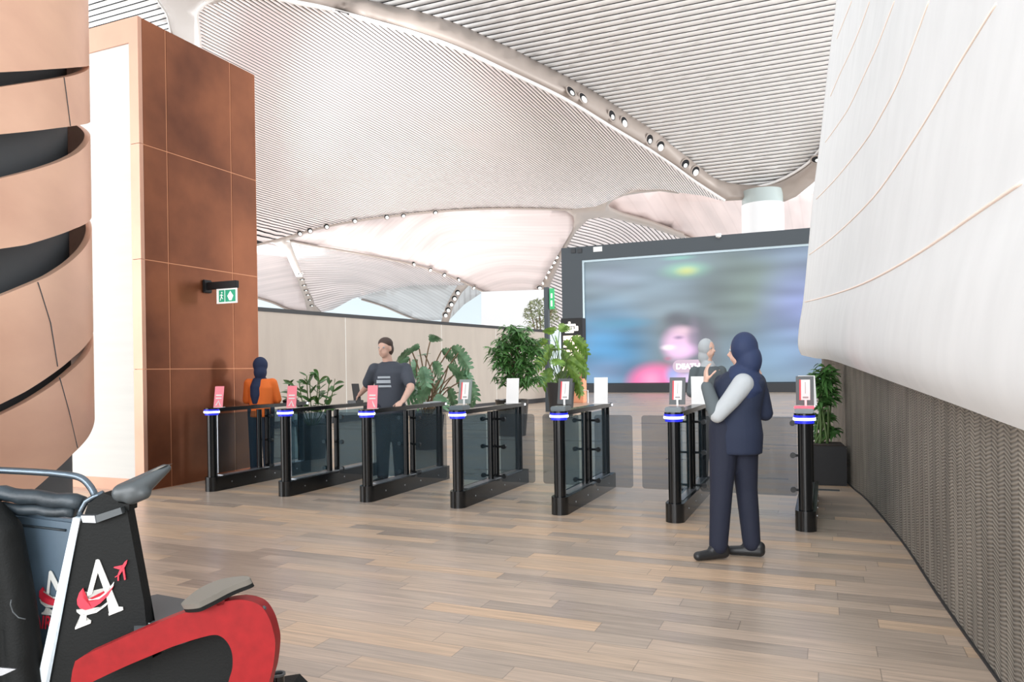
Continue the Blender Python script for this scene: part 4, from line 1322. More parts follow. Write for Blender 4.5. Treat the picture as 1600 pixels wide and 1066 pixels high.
# ------------------------------------------------------------------ plants
def leaf(bm, base, direction, up, L, W, bend=.3, kind='lance', seg=5):
    d = Vector(direction).normalized(); s = d.cross(Vector(up))
    if s.length < 1e-3: s = d.cross(Vector((1, 0, 0)))
    s.normalize(); n = s.cross(d).normalized()
    base = Vector(base)
    mids = []; le = []; ri = []
    for i in range(seg + 1):
        t = i / seg
        p = base + d * (L * t) - UPZ * (bend * L * t * t) + n * 0
        if kind == 'lance': w = W * math.sin(PI * min(1, t * .95 + .04)) ** .8
        elif kind == 'round': w = W * math.sin(PI * min(1, (t * .97 + .02)) ** .7) ** .7
        w = max(w, W * .02)
        mids.append(bm.verts.new(p - n * w * .25)); le.append(bm.verts.new(p + s * w)); ri.append(bm.verts.new(p - s * w))
    for i in range(seg):
        bm.faces.new([mids[i], mids[i + 1], le[i + 1], le[i]]); bm.faces.new([mids[i], ri[i], ri[i + 1], mids[i + 1]])


def monstera(bm, base, direction, L, W, droop=.35):
    """split heart-shaped leaf: separate fingers leaving the mid rib"""
    d = Vector(direction).normalized(); s = d.cross(UPZ)
    if s.length < 1e-3: s = Vector((1, 0, 0))
    s.normalize(); n = s.cross(d)
    base = Vector(base)
    def pt(t, w, side):
        p = base + d * (L * t) + s * (w * side) - UPZ * (droop * L * t * t) - n * 0
        return p - UPZ * (abs(w) * .12) + FW * (abs(w) * .25)
    k = 6
    tw = rnd.uniform(-.5, .5); s = (d.cross(FW + UPZ * .45 + RH * tw)).normalized(); fall = (FW * .5).cross(s) * 0
    for side in (-1, 1):
        for i in range(k):
            t0, t1 = i / k, (i + .98) / k
            wv = W * math.sin(PI * ((i + .8) / (k + .9))) ** .6 * (1.0 if i else .9)
            sh = .16 + .1 * i / k
            inner0, inner1 = bm.verts.new(pt(t0, 0, side)), bm.verts.new(pt((i + 1) / k, 0, side))
            a1, b1 = bm.verts.new(pt(t0 + sh * .3, wv * .5, side)), bm.verts.new(pt(t1 + sh * .35, wv * .5, side))
            a2, b2 = bm.verts.new(pt(t0 + sh * .75, wv * .92, side)), bm.verts.new(pt(t1 + sh * .5, wv, side))
            bm.faces.new([inner0, inner1, b1, a1]); bm.faces.new([a1, b1, b2, a2])


def curve_pts(a, b, sag, n=6, side=(0, 0, 0)):
    a, b = Vector(a), Vector(b); sd = Vector(side)
    return [a + (b - a) * (i / n) + (UPZ * sag + sd) * math.sin(PI * i / n) for i in range(n + 1)]


def pot(root, r, h, material, c=(0, 0), seg=36):
    bm = new(); lathe(bm, [(r * .8, 0), (r * .98, h * .96), (r, h), (r * .92, h), (r * .9, h * .93)], (c[0], c[1], 0), seg)
    p = obj('pot', bm, material, root, local=True, smooth_angle=40)
    bm = new(); lathe(bm, [(r * .91, h * .90), (r * .91, h * .94)], (c[0], c[1], 0), seg)
    obj('soil', bm, M['soil'], root, local=True)
    return p


rnd = random.Random(3)
# 1: low leafy plant behind the second gate
c = P(487, 640, 12.0)
r1 = empty('potted_plant', (c.x, c.y, 0)); tag(r1, 'low leafy plant with long upright oval leaves behind the second speed gate', 'plant')
pot(r1, .26, .55, M['black_matt'])
fb_ = new(); sb_ = new()
for k in range(9):
    side = (k - 4) / 4.0
    tip = RH * (side * .34 + rnd.uniform(-.04, .04)) + UPZ * (1.36 - abs(side) * .18 + rnd.uniform(-.06, .03)) + FW * rnd.uniform(-.15, .15)
    st = curve_pts((side * .05, 0, .5), tip, 0, 6, RH * side * .06)
    tube(sb_, st, .008, 6)
    for j in range(2, 7):
        p = st[j]
        for m_ in range(2):
            a = rnd.uniform(0, 2 * PI)
            dd = RH * (math.cos(a) * .9 + side * .4) + FW * math.sin(a) * .6 + UPZ * rnd.uniform(.3, 1.0)
            leaf(fb_, p, dd, UPZ + FW * rnd.uniform(-1.2, 0), rnd.uniform(.17, .26), rnd.uniform(.026, .038), rnd.uniform(.1, .45))
obj('stem', sb_, M['stem_green'], r1, local=True, smooth=True); obj('foliage', fb_, M['leaf'], r1, local=True, smooth=True)


def monstera_plant(name_label, cpx, z, pot_r, pot_h, leaves, leafsize, stem_mat='bark', material='leaf_monstera', potm='black_matt'):
    c = P(cpx, 640, z)
    r = empty('monstera_plant', (c.x, c.y, 0)); tag(r, name_label, 'plant')
    pot(r, pot_r, pot_h, M[potm])
    fb = new(); sb = new()
    for (px, py, dirx, dz, sc) in leaves:
        q = P(px, py, z + rnd.uniform(-.35, .35))
        tip = Vector((q.x - c.x, q.y - c.y, q.z))
        root_ = Vector((rnd.uniform(-.08, .08), rnd.uniform(-.08, .08), pot_h * .93))
        tube(sb, curve_pts(root_, tip, .1, 7, RH * rnd.uniform(-.12, .12)), .012, 6)
        dd = RH * dirx * .9 + FW * rnd.uniform(-.5, .0) + UPZ * (dz - .25)
        monstera(fb, tip, dd, leafsize * sc, leafsize * .48 * sc, rnd.uniform(.2, .6))
    obj('stem', sb, M[stem_mat], r, local=True, smooth=True); obj('foliage', fb, M[material], r, local=True)
    return r


monstera_plant('large split leaf plant against the beige wall right of the leaning man', 668, 13.2, .30, .6,
    [(640, 560, -.6, .1, 1), (655, 545, -.3, .4, 1), (672, 534, .2, .5, 1), (690, 548, .9, .0, 1.1), (705, 543, 1, -.1, 1.25), (716, 552, .8, -.5, 1.2), (650, 575, -.6, -.2, 1.1), (676, 566, .2, .1, 1), (700, 572, .7, .1, 1.2), (712, 582, .7, -.4, 1.2), (726, 577, .4, -.7, 1),
     (730, 592, .5, -.5, 1.1), (690, 590, -.2, -.2, 1.1), (700, 605, .3, -.2, 1.2), (675, 600, -.6, -.1, 1.2), (655, 600, -.6, -.3, 1.2), (722, 612, .6, 0, 1.1), (640, 585, -.8, 0, 1), (664, 555, 0, .3, 1.1), (685, 615, .1, .1, 1.2), (663, 588, -.1, .1, 1.2), (644, 550, -.4, .3, 1.1), (652, 562, -.2, -.1, 1.2), (660, 572, .2, -.2, 1.2)], .27)
# 3: dense bush with many narrow leaves
z3 = 15.6
c = P(800, 640, z3)
r3 = empty('bushy_pot_plant', (c.x, c.y, 0)); tag(r3, 'tall dense bushy plant with narrow leaves in a round black pot by the beige wall', 'plant')
pot(r3, .36, .76, M['black_metal'])
fb_ = new(); sb_ = new()
for k in range(7):
    q = P(rnd.uniform(780, 830), rnd.uniform(515, 560), z3)
    tube(sb_, curve_pts((rnd.uniform(-.1, .1), rnd.uniform(-.1, .1), .7), (q.x - c.x, q.y - c.y, q.z), 0, 6, RH * rnd.uniform(-.08, .08)), .017, 6)
cl = [(800, 530, 1.0), (785, 540, .8), (815, 535, .9), (800, 555, 1.1), (785, 565, .8), (818, 560, .9), (800, 580, .9), (790, 590, .6), (815, 585, .7), (777, 552, .6), (832, 540, .6), (836, 546, .5), (800, 517, .6), (812, 520, .5), (825, 575, .5), (838, 590, .25), (822, 598, .4)]
for (px, py, s_) in cl:
    n_ = int(26 * s_) + 5
    for k in range(n_):
        q = P(px + rnd.gauss(0, 10 * s_), py + rnd.gauss(0, 9 * s_), z3 + rnd.uniform(-.3, .3))
        p = Vector((q.x - c.x, q.y - c.y, q.z))
        for m_ in range(5):
            a = rnd.uniform(0, 2 * PI)
            leaf(fb_, p, RH * math.cos(a) + FW * math.sin(a) + UPZ * rnd.uniform(-.5, .7), UPZ + FW * rnd.uniform(-1.2, .3), rnd.uniform(.14, .23), rnd.uniform(.017, .027), rnd.uniform(.2, .8), seg=3)
obj('stem', sb_, M['bark'], r3, local=True, smooth=True); obj('foliage', fb_, M['leaf'], r3, local=True)
# 4: potted monstera before the totem
monstera_plant('bright split leaf plant in a black pot in front of the lit totem', 877, 21.0, .40, 1.0,
    [(856, 535, -.5, .4, 1), (862, 523, -.1, .6, 1.1), (874, 518, .3, .6, 1), (866, 540, -.3, .1, 1.2), (880, 535, .5, .2, 1), (893, 527, .9, -.1, 1.1), (900, 533, .8, -.3, 1), (858, 556, -.6, 0, 1.1), (870, 560, 0, .2, 1.2), (884, 560, .4, .1, 1.1), (862, 575, -.5, -.4, 1.2), (872, 583, .1, -.3, 1.1), (895, 553, .9, .1, .9), (900, 562, .8, -.3, .9), (866, 548, .1, .4, 1.2), (878, 548, .2, 0, 1.3), (896, 585, .5, -.5, 1.0), (858, 548, -.8, -.3, 1), (886, 572, .6, -.1, 1), (901, 598, .3, -.5, .7), (870, 528, 0, .2, 1.1)], .42, 'stem_green', 'leaf_bright')
# 5: airy pale tree behind the beige wall
z5 = 33.5
c = P(846, 600, z5)
r5 = empty('slender_tree', (c.x, c.y, 0)); tag(r5, 'airy pale green tree rising behind the end of the beige wall', 'tree')
pot(r5, .6, .8, M['charcoal'])
fb_ = new(); sb_ = new()
for k in range(8):
    q = P(rnd.uniform(822, 872), rnd.uniform(470, 500), z5)
    tube(sb_, curve_pts((rnd.uniform(-.1, .1), 0, .7), (q.x - c.x, q.y - c.y, q.z), 0, 6, RH * rnd.uniform(-.2, .2)), .03, 5)
for k in range(420):
    a = rnd.uniform(0, 2 * PI); rr = math.sqrt(rnd.random())
    px, py = 846 + 27 * rr * math.cos(a), 492 + 27 * rr * math.sin(a)
    q = P(px, py, z5 + rnd.uniform(-.6, .6)); p = Vector((q.x - c.x, q.y - c.y, q.z))
    for m_ in range(4):
        b2 = rnd.uniform(0, 2 * PI)
        leaf(fb_, p, RH * math.cos(b2) + FW * math.sin(b2) + UPZ * rnd.uniform(-.6, .5), UPZ, rnd.uniform(.09, .17), rnd.uniform(.02, .04), .4, 'lance', 2)
obj('trunk', sb_, M['bark'], r5, local=True, smooth=True); obj('foliage', fb_, M['leaf_pale'], r5, local=True)
# 6: dracaena in the black planter box on the right
z6 = 8.75
wdir = Vector((dirw.x, dirw.y, 0)).normalized(); wnor = Vector((-wdir.y, wdir.x, 0))
if wnor.x > 0: wnor.negate()
pc = wp[0] + wdir * .16 + wnor * .262
pl = empty('planter_box', (pc.x, pc.y, 0), math.atan2(wdir.y, wdir.x) - PI / 2)
tag(pl, 'square black planter box beside the rightmost gate and woven wall', 'planter')
hz = .455
bm = new(); box(bm, -.22, -.22, 0, .22, .22, hz, bev=.008); obj('box', bm, M['black_matt'], pl, local=True)
bm = mbox(-.20, -.20, hz, .20, .20, hz + .012); obj('soil', bm, M['soil'], pl, local=True)
r6 = empty('dracaena_plant', (pc.x, pc.y, hz + .01)); tag(r6, 'leafy cane plant growing in the black planter box against the woven wall', 'plant')
fb_ = new(); sb_ = new()
canes = [(1286, 585, 1.0), (1298, 600, .9), (1281, 612, .8), (1292, 650, .8), (1303, 672, .7), (1284, 680, .6), (1279, 650, .6), (1290, 575, 1.1), (1276, 590, .8), (1301, 585, .8)]
for k, (px, py, s_) in enumerate(canes):
    q = P(px, py, z6 + .2 + rnd.uniform(-.08, .08)); tip = Vector((q.x - pc.x, q.y - pc.y, q.z - hz - .01))
    st = curve_pts((rnd.uniform(-.1, .06), rnd.uniform(-.06, .06), 0), tip, 0, 8, RH * rnd.uniform(-.02, .02))
    tube(sb_, st, .011, 8)
    for j in (8, 7, 7, 6, 5):
        p = st[j]
        for m_ in range(12 if j > 6 else 7):
            a = rnd.uniform(0, 2 * PI)
            dd = RH * math.cos(a) + FW * math.sin(a) * .7 + UPZ * rnd.uniform(.0, 1.1)
            leaf(fb_, p, dd, UPZ + FW * rnd.uniform(-1.2, 0), rnd.uniform(.15, .26) * s_, rnd.uniform(.016, .026), rnd.uniform(.3, .9), seg=5)
for v in list(fb_.verts) + list(sb_.verts):
    w_ = Vector((v.co.x + pc.x - wp[0].x, v.co.y + pc.y - wp[0].y, 0)).dot(wnor)
    if w_ < .03: v.co += wnor * (.03 - w_)
obj('cane', sb_, M['stem_green'], r6, local=True, smooth=True); obj('foliage', fb_, M['leaf'], r6, local=True, smooth=True)
# flat floor hatch near planter
h = at_z(1292, 766)
tag(obj('floor_hatch', mbox(h.x - .13, h.y - .05, 0.0, h.x + .13, h.y + .05, .004), M['grey_plastic']), 'small flat grey floor plate in front of the black planter box', 'plate')


# ------------------------------------------------------------------ people
def ell(bm, c, r, rot=None, seg=20):
    m = Matrix.Translation(Vector(c)) @ (rot.to_4x4() if rot is not None else Matrix.Identity(4)) @ Matrix.Diagonal((*r, 1))
    bmesh.ops.create_uvsphere(bm, u_segments=seg, v_segments=seg // 2 + 2, radius=1, matrix=m)


def caps(bm, a, b, ra, rb, seg=16):
    a, b = Vector(a), Vector(b)
    tube(bm, [a, b], [ra, rb], seg)
    ell(bm, a, (ra,) * 3, seg=seg); ell(bm, b, (rb,) * 3, seg=seg)


def chain(bm, pts, rad, seg=14):
    for (a, b, ra, rb) in zip(pts[:-1], pts[1:], rad[:-1], rad[1:]): caps(bm, a, b, ra, rb, seg)


def loft(bm, rings, seg=28):
    """stack of ellipses (cx, cy, z, rx, ry)"""
    rs = []
    for cx, cy, z, rx, ry in rings:
        rs.append([bm.verts.new((cx + rx * math.cos(2 * PI * k / seg), cy + ry * math.sin(2 * PI * k / seg), z)) for k in range(seg)])
    for i in range(len(rs) - 1):
        for k in range(seg): bm.faces.new([rs[i][k], rs[i][(k + 1) % seg], rs[i + 1][(k + 1) % seg], rs[i + 1][k]])
    bm.faces.new(list(reversed(rs[0]))); bm.faces.new(rs[-1])


def fuse(name, bm, material, parent, voxel=.011, it=6):
    """unite overlapping closed pieces into one continuous skin"""
    me = bpy.data.meshes.new(name + '_raw'); bm.to_mesh(me); bm.free()
    t = bpy.data.objects.new('t', me); COL.objects.link(t)
    m = t.modifiers.new('r', 'REMESH'); m.mode = 'VOXEL'; m.voxel_size = voxel
    s_ = t.modifiers.new('s', 'SMOOTH'); s_.iterations = it; s_.factor = .5
    dg = bpy.context.evaluated_depsgraph_get()
    me2 = bpy.data.meshes.new_from_object(t.evaluated_get(dg))
    bpy.data.objects.remove(t); bpy.data.meshes.remove(me)
    me2.name = name
    return link(name, me2, material, parent, smooth=True, local=True)


def hand(bm, wrist, direction, palm_n, side, curl=.4, size=1.0):
    """palm and five bent fingers; direction = wrist to knuckles, palm_n = palm normal, side = towards the thumb"""
    d = Vector(direction).normalized(); n = Vector(palm_n).normalized(); s = Vector(side).normalized()
    w = Vector(wrist)
    for k in range(4):
        off = (1.5 - k) * .020 * size
        a = w + d * .012 + s * off * .7; b = w + d * .088 * size + s * off
        caps(bm, a, b, .015 * size, .0125 * size, 10)
    lens = [.070, .078, .073, .058]
    for k in range(4):
        off = (1.5 - k) * .021 * size
        p = w + d * .092 * size + s * off
        dirr = d.copy(); r = .0092 * size
        for j, fr in enumerate((.45, .32, .23)):
            dirr = (dirr * math.cos(curl * (.5 + .4 * j)) + n * math.sin(curl * (.5 + .4 * j))).normalized()
            q = p + dirr * lens[k] * fr * size
            caps(bm, p, q, r, r * .9, 8); p = q; r *= .9
    p = w + d * .028 * size + s * .030 * size
    for fr, ang in ((.045, .0), (.032, .3), (.024, .5)):
        dr = (d * .62 + s * .62 * (1 - ang) + n * (.35 + ang * .4)).normalized()
        q = p + dr * fr * size; caps(bm, p, q, .0115 * size, .0098 * size, 8); p = q


def head(bm, c, fwd, tilt=0.0, s=1.0):
    """skull, jaw, nose, ears, lips; fwd = facing direction"""
    f = Vector(fwd).normalized(); r = f.cross(UPZ).normalized(); u = r.cross(f)
    R = Matrix((r, f, u)).transposed()
    C = Vector(c)
    def at(x, y, z): return C + (r * x + f * y + u * z) * s
    ell(bm, at(0, -.008, .030), (.075 * s, .094 * s, .088 * s), R)
    ell(bm, at(0, .022, -.040), (.057 * s, .062 * s, .062 * s), R)
    ell(bm, at(0, .045, -.082), (.026 * s, .026 * s, .020 * s), R, 12)
    caps(bm, at(0, .080, .018), at(0, .105, -.022), .009 * s, .015 * s, 10)
    caps(bm, at(-.018, .084, -.052), at(.018, .084, -.052), .008 * s, .008 * s, 8)
    for x in (-1, 1):
        ell(bm, at(x * .076, -.004, .0), (.010 * s, .018 * s, .032 * s), R, 12)
        caps(bm, at(x * .012, .078, .034), at(x * .045, .066, .034), .008 * s, .006 * s, 8)
    return at, R


def eyes(parent, at, s=1.0):
    for x in (-1, 1):
        bm = new(); ell(bm, at(x * .030, .0735, .016), (.0115 * s,) * 3, seg=12)
        e = obj('eye', bm, M['pale_cloth'], parent, smooth=True, local=True)
        bm = new(); ell(bm, at(x * .030, .0800, .016), (.0062 * s,) * 3, seg=10)
        obj('pupil', bm, M['hair'], e, smooth=True, local=True)


def shoe(bm, ankle, fwd, L=.25):
    f = Vector(fwd).normalized(); a = Vector(ankle)
    heel = Vector((a.x, a.y, .045)) - f * .05; toe = Vector((a.x, a.y, .035)) + f * (L - .09)
    caps(bm, heel, toe, .042, .034, 14); caps(bm, heel + UPZ * .03, heel + f * .09 + UPZ * .03, .042, .036, 14)


# --- woman in navy (near), facing away to the left
pw = at_z(1150, 872)
wz = empty('person', (pw.x, pw.y, 0)); tag(wz, 'woman in navy headscarf and navy suit standing between the two rightmost gates, back turned', 'person')
# local frame = world axes shifted; helper axes: r_ to the picture right, f_ away from camera
r_, f_ = RH.copy(), FW.copy()
def L3(x, y, z): return r_ * x + f_ * y + UPZ * z
face = (-r_ * .75 + f_ * .65).normalized()
bm = new()
head_c = L3(.065, .0, 1.50)
at, R = head(bm, head_c, face, s=.98)
caps(bm, L3(.06, 0, 1.28), L3(.065, 0, 1.42), .055, .05)
loft(bm, [(0, 0, .86, .13, .11), (.02, .01, 1.0, .11, .10), (.025, .01, 1.2, .12, .09), (.03, .01, 1.28, .09, .07)])
chain(bm, [L3(-.08, 0, .88), L3(-.105, -.02, .48), L3(-.13, -.02, .09)], [.085, .055, .04])
chain(bm, [L3(.09, .02, .88), L3(.10, .05, .48), L3(.13, .03, .09)], [.085, .055, .04])
# left arm raised in front of the face, right arm bent to the ear
le_s, le_e, le_w = L3(.03, -.10, 1.27), L3(-.16, -.14, 1.05), L3(-.20, .0, 1.27)
chain(bm, [le_s, le_e, le_w], [.045, .038, .026])
hand(bm, le_w, L3(.02, 0, 1), L3(.8, 0, .0), L3(0, -1, 0), .5)
ri_s, ri_e, ri_w = L3(.17, .0, 1.27), L3(.235, .02, 1.03), L3(.215, .03, 1.27)
chain(bm, [ri_s, ri_e, ri_w], [.045, .038, .026])
hand(bm, ri_w, L3(-.25, 0, 1), L3(-1, .1, 0), L3(0, 1, 0), .5)
body = fuse('body', bm, M['skin'], wz, .010)
eyes(wz, at, .98)
# trousers, long jacket, sleeves, scarf, shoes
bm = new()
chain(bm, [L3(-.07, 0, .95), L3(-.105, -.02, .50), L3(-.135, -.03, .10)], [.115, .082, .068])
chain(bm, [L3(.07, .02, .95), L3(.10, .05, .50), L3(.125, .03, .10)], [.115, .08, .066])
fuse('trousers', bm, M['navy_dark'], wz, .012)
bm = new()
rot = Matrix.Rotation(YAW, 3, 'Z')
def Lr(*rings): return [(L3(x, y, 0).x, L3(x, y, 0).y, z, rx, ry) for x, y, z, rx, ry in rings]
loft(bm, Lr((.02, .0, .76, .175, .15), (.02, 0, .9, .185, .155), (.02, 0, 1.05, .165, .14), (.03, 0, 1.18, .18, .14), (.045, 0, 1.28, .185, .125), (.06, 0, 1.36, .11, .09)))
chain(bm, [L3(.17, 0, 1.28), L3(.235, .02, 1.05), L3(.22, .03, 1.22)], [.068, .058, .046])
chain(bm, [L3(-.06, .08, 1.28), L3(.17, 0, 1.28)], [.06, .068])
fuse('jacket', bm, M['navy'], wz, .012)
bm = new()
chain(bm, [L3(.035, -.115, 1.27), L3(-.06, -.14, 1.16), L3(-.16, -.14, 1.05)], [.078, .068, .056])
fuse('pale_sleeve', bm, M['pale_cloth'], wz, .012)['label'] = 'pale grey sleeve'
bm = new()
chain(bm, [L3(-.165, -.13, 1.06), L3(-.195, -.01, 1.25)], [.058, .046])
fuse('cuff', bm, M['grey_cloth'], wz, .012)
bm = new()
ell(bm, head_c - face * .02 + UPZ * .03, (.098, .108, .118))
ell(bm, head_c - face * .055 - UPZ * .06, (.09, .095, .12))
chain(bm, [head_c - UPZ * .10 - face * .03, L3(.06, 0, 1.30)], [.075, .105])
loft(bm, Lr((.09, -.03, 1.14, .07, .11), (.08, -.02, 1.22, .13, .15), (.07, -.01, 1.32, .13, .13), (.065, 0, 1.40, .08, .085)))
# open the scarf at the face by keeping the covering behind the brow line
fuse('headscarf', bm, M['navy_scarf'], wz, .010)
bm = new(); shoe(bm, L3(-.14, -.03, 0), -r_ * .95 - f_ * .25, .25); fuse('shoe', bm, M['shoe'], wz, .008)
bm = new(); shoe(bm, L3(.13, .03, 0), -r_ * .6 + f_ * .25, .24); fuse('shoe', bm, M['shoe'], wz, .008)
# phone in the right hand
bm = mbox(-.035, -.004, -.07, .035, .004, .07, bev=.003)
ph = obj('phone', bm, M['black_metal'])
pp = Vector((pw.x, pw.y, 0)) + L3(.175, .02, 1.37)
ph.location = pp; ph.rotation_euler = (0, 0, YAW + PI / 2)
tag(ph, 'black phone held to the right ear of the woman in navy', 'phone')

# --- second woman facing her, beyond the gate line
q4 = P(1108, 700, 8.95)
w4 = empty('person', (q4.x, q4.y, 0)); tag(w4, 'person in a pale headscarf and dark grey top behind the woman in navy', 'person')
f4 = (r_ * .6 - f_ * .8).normalized()
bm = new()
hc4 = L3(.0, 0, 1.60)
at4, R4 = head(bm, hc4, f4, s=1.0)
caps(bm, L3(0, 0, 1.34), L3(0, 0, 1.50), .055, .05)
loft(bm, [(0, 0, .9, .15, .12), (0, 0, 1.1, .13, .11), (0, 0, 1.36, .15, .1)])
for sx in (-1, 1):
    chain(bm, [L3(sx * .08, 0, .9), L3(sx * .09, 0, .48), L3(sx * .09, 0, .09)], [.085, .055, .04])
    chain(bm, [L3(sx * .18, 0, 1.34), L3(sx * .22, -.04, 1.08), L3(sx * .14, -.22, 1.04)], [.045, .038, .026])
    hand(bm, L3(sx * .14, -.22, 1.04), L3(-sx * .4, -1, 0), L3(0, 0, -1), L3(-sx, 0, 0), .5)
fuse('body', bm, M['skin'], w4, .011); eyes(w4, at4)
bm = new(); loft(bm, Lr((0, 0, .86, .17, .14), (0, 0, 1.1, .155, .13), (0, 0, 1.3, .18, .13), (0, 0, 1.40, .11, .09)))
for sx in (-1, 1): chain(bm, [L3(sx * .16, 0, 1.34), L3(sx * .22, -.04, 1.08), L3(sx * .16, -.18, 1.05)], [.066, .056, .044])
fuse('top', bm, M['grey_cloth'], w4, .012)
bm = new()
for sx in (-1, 1): chain(bm, [L3(sx * .07, 0, .93), L3(sx * .09, 0, .5), L3(sx * .09, 0, .1)], [.115, .09, .075])
fuse('trousers', bm, M['greige_cloth'], w4, .012)
bm = new(); ell(bm, hc4 - f4 * .025 + UPZ * .03, (.096, .104, .112)); ell(bm, hc4 - f4 * .04 - UPZ * .08, (.085, .09, .11)); loft(bm, Lr((0, 0, 1.33, .12, .11), (0, 0, 1.46, .07, .07)))
fuse('headscarf', bm, M['pale_cloth'], w4, .010)
for sx in (-1, 1):
    bm = new(); shoe(bm, L3(sx * .09, 0, 0), f4, .24); fuse('shoe', bm, M['shoe'], w4, .008)

# --- man leaning on the third gate
X3, X2 = GX[2], GX[1]
mx_, my_ = -5.03, 7.92
pm = empty('person', (mx_, my_, 0)); tag(pm, 'man in a slate T-shirt leaning on the third speed gate', 'person')
fm = (-r_ * .35 - f_ * .9).normalized()
O = Vector((mx_, my_, 0))
bm = new()
hcm = L3(-.05, -.06, 1.675)
atm, Rm = head(bm, hcm, fm, s=1.08)
caps(bm, L3(-.01, 0, 1.44), L3(-.04, -.04, 1.62), .065, .06)
loft(bm, [(0, 0, .95, .17, .13), (0, 0, 1.15, .17, .13), (0, 0, 1.38, .21, .13), (0, 0, 1.48, .15, .1)])
for sx in (-1, 1):
    chain(bm, [L3(sx * .09, 0, .95), L3(sx * .10, 0, .5), L3(sx * .11, 0, .09)], [.10, .065, .045])
hR = Vector((X3 - .02, YG + .78, 1.045)) - O       # hand resting on the third gate rail
hL = Vector((X2 + .06, YG + 1.38, 1.10)) - O       # other hand at the tablet of the second gate
dR = (hR - L3(.22, 0, 1.42)); eR = L3(.22, 0, 1.42) + dR * .5 + r_ * .06 - UPZ * .04 + f_ * .04
eL = (L3(-.21, 0, 1.42) + hL) * .5 - UPZ * .06 + f_ * .0
chain(bm, [L3(.21, 0, 1.42), eR, hR], [.055, .05, .034]); chain(bm, [L3(-.21, 0, 1.42), eL, hL], [.055, .045, .030])
hand(bm, hR, (hR - eR).normalized() * 1 + Vector((0, -.4, .15)), (0, 0, -1), -r_, .45, 1.1)
hand(bm, hL, (hL - eL), (0, 0, -1), f_ * -1, .6, 1.1)
fuse('body', bm, M['skin'], pm, .011); eyes(pm, atm, 1.08)
bm = new()
loft(bm, Lr((0, 0, .86, .20, .15), (0, 0, 1.0, .195, .15), (0, 0, 1.2, .205, .15), (0, 0, 1.38, .23, .15), (0, 0, 1.47, .19, .12), (-.01, 0, 1.52, .09, .08)))
chain(bm, [L3(.19, 0, 1.42), L3(.21, 0, 1.42) + (eR - L3(.21, 0, 1.42)) * .75], [.085, .075]); chain(bm, [L3(-.19, 0, 1.42), L3(-.21, 0, 1.42) + (eL - L3(-.21, 0, 1.42)) * .75], [.085, .075])
ts = fuse('t_shirt', bm, M['tshirt'], pm, .012)
bm = new()
for sx in (-1, 1): chain(bm, [L3(sx * .08, 0, .93), L3(sx * .10, 0, .5), L3(sx * .11, 0, .1)], [.125, .09, .075])
fuse('trousers', bm, M['navy_dark'], pm, .012)
bm = new(); ell(bm, hcm - fm * .018 + UPZ * .068, (.092, .100, .082)); ell(bm, hcm - fm * .045 + UPZ * .0, (.093, .085, .10)); fuse('hair', bm, M['hair'], pm, .010)
# pale print across the chest
for k, (w0, z0_, z1_) in enumerate(((.11, 1.31, 1.335), (.125, 1.25, 1.29), (.10, 1.20, 1.225))):
    pts = []; bm = new()
    n_ = 9
    for j in range(n_):
        x = -w0 + 2 * w0 * j / (n_ - 1); y = -math.sqrt(max(0, 1 - (x / .24) ** 2)) * .158
        pts.append((x - .02, y))
    for (xa, ya), (xb, yb) in zip(pts[:-1], pts[1:]):
        prism(bm, [L3(xa, ya, z0_), L3(xb, yb, z0_), L3(xb, yb, z1_), L3(xa, ya, z1_)], -f_ * .006)
    obj('shirt_print', bm, M['print_pale'], ts, local=True)
for sx in (-1, 1):
    bm = new(); shoe(bm, L3(sx * .11, 0, 0), fm, .28); fuse('shoe', bm, M['shoe'], pm, .008)

# --- worker in an orange vest, back turned
qo = at_z(374, 742)
po = empty('person', (-7.12, 7.95, 0)); tag(po, 'worker in an orange vest and navy headscarf seen from behind, by the copper tower', 'person')
fo = (f_ * .95 - r_ * .25).normalized()
bm = new()
hco = L3(.0, 0, 1.48)
ato, Ro = head(bm, hco, fo, s=.96)
caps(bm, L3(0, 0, 1.26), L3(0, 0, 1.40), .055, .05)
loft(bm, [(0, 0, .86, .14, .12), (0, 0, 1.05, .13, .11), (0, 0, 1.28, .15, .1)])
for sx in (-1, 1):
    chain(bm, [L3(sx * .08, 0, .86), L3(sx * .09, 0, .46), L3(sx * .09, 0, .08)], [.085, .055, .04])
    chain(bm, [L3(sx * .17, 0, 1.26), L3(sx * .21, .05, 1.02), L3(sx * .14, .24, .98)], [.042, .036, .026])
    hand(bm, L3(sx * .14, .24, .98), L3(-sx * .3, 1, 0), L3(0, 0, -1), L3(-sx, 0, 0), .6)
fuse('body', bm, M['skin'], po, .011); eyes(po, ato, .96)
bm = new(); loft(bm, Lr((0, 0, .80, .175, .15), (0, 0, 1.0, .165, .14), (0, 0, 1.2, .185, .14), (0, 0, 1.32, .13, .1)))
for sx in (-1, 1): chain(bm, [L3(sx * .16, 0, 1.26), L3(sx * .21, .05, 1.03)], [.068, .058])
fuse('vest', bm, M['orange_vest'], po, .012)
bm = new()
for sx in (-1, 1): chain(bm, [L3(sx * .21, .05, 1.03), L3(sx * .15, .21, .98)], [.052, .042])
fuse('sleeves', bm, M['navy'], po, .012)
bm = new()
for sx in (-1, 1): chain(bm, [L3(sx * .07, 0, .90), L3(sx * .09, 0, .48), L3(sx * .09, 0, .1)], [.115, .08, .068])
fuse('trousers', bm, M['jeans'], po, .012)
bm = new(); ell(bm, hco - fo * .025 + UPZ * .03, (.095, .105, .112)); ell(bm, hco - fo * .05 - UPZ * .07, (.085, .09, .11))
loft(bm, Lr((-.03, -.10, .98, .05, .05), (-.03, -.09, 1.1, .085, .075), (-.02, -.06, 1.22, .10, .10), (0, -.02, 1.33, .09, .09)))
fuse('headscarf', bm, M['navy_scarf'], po, .010)
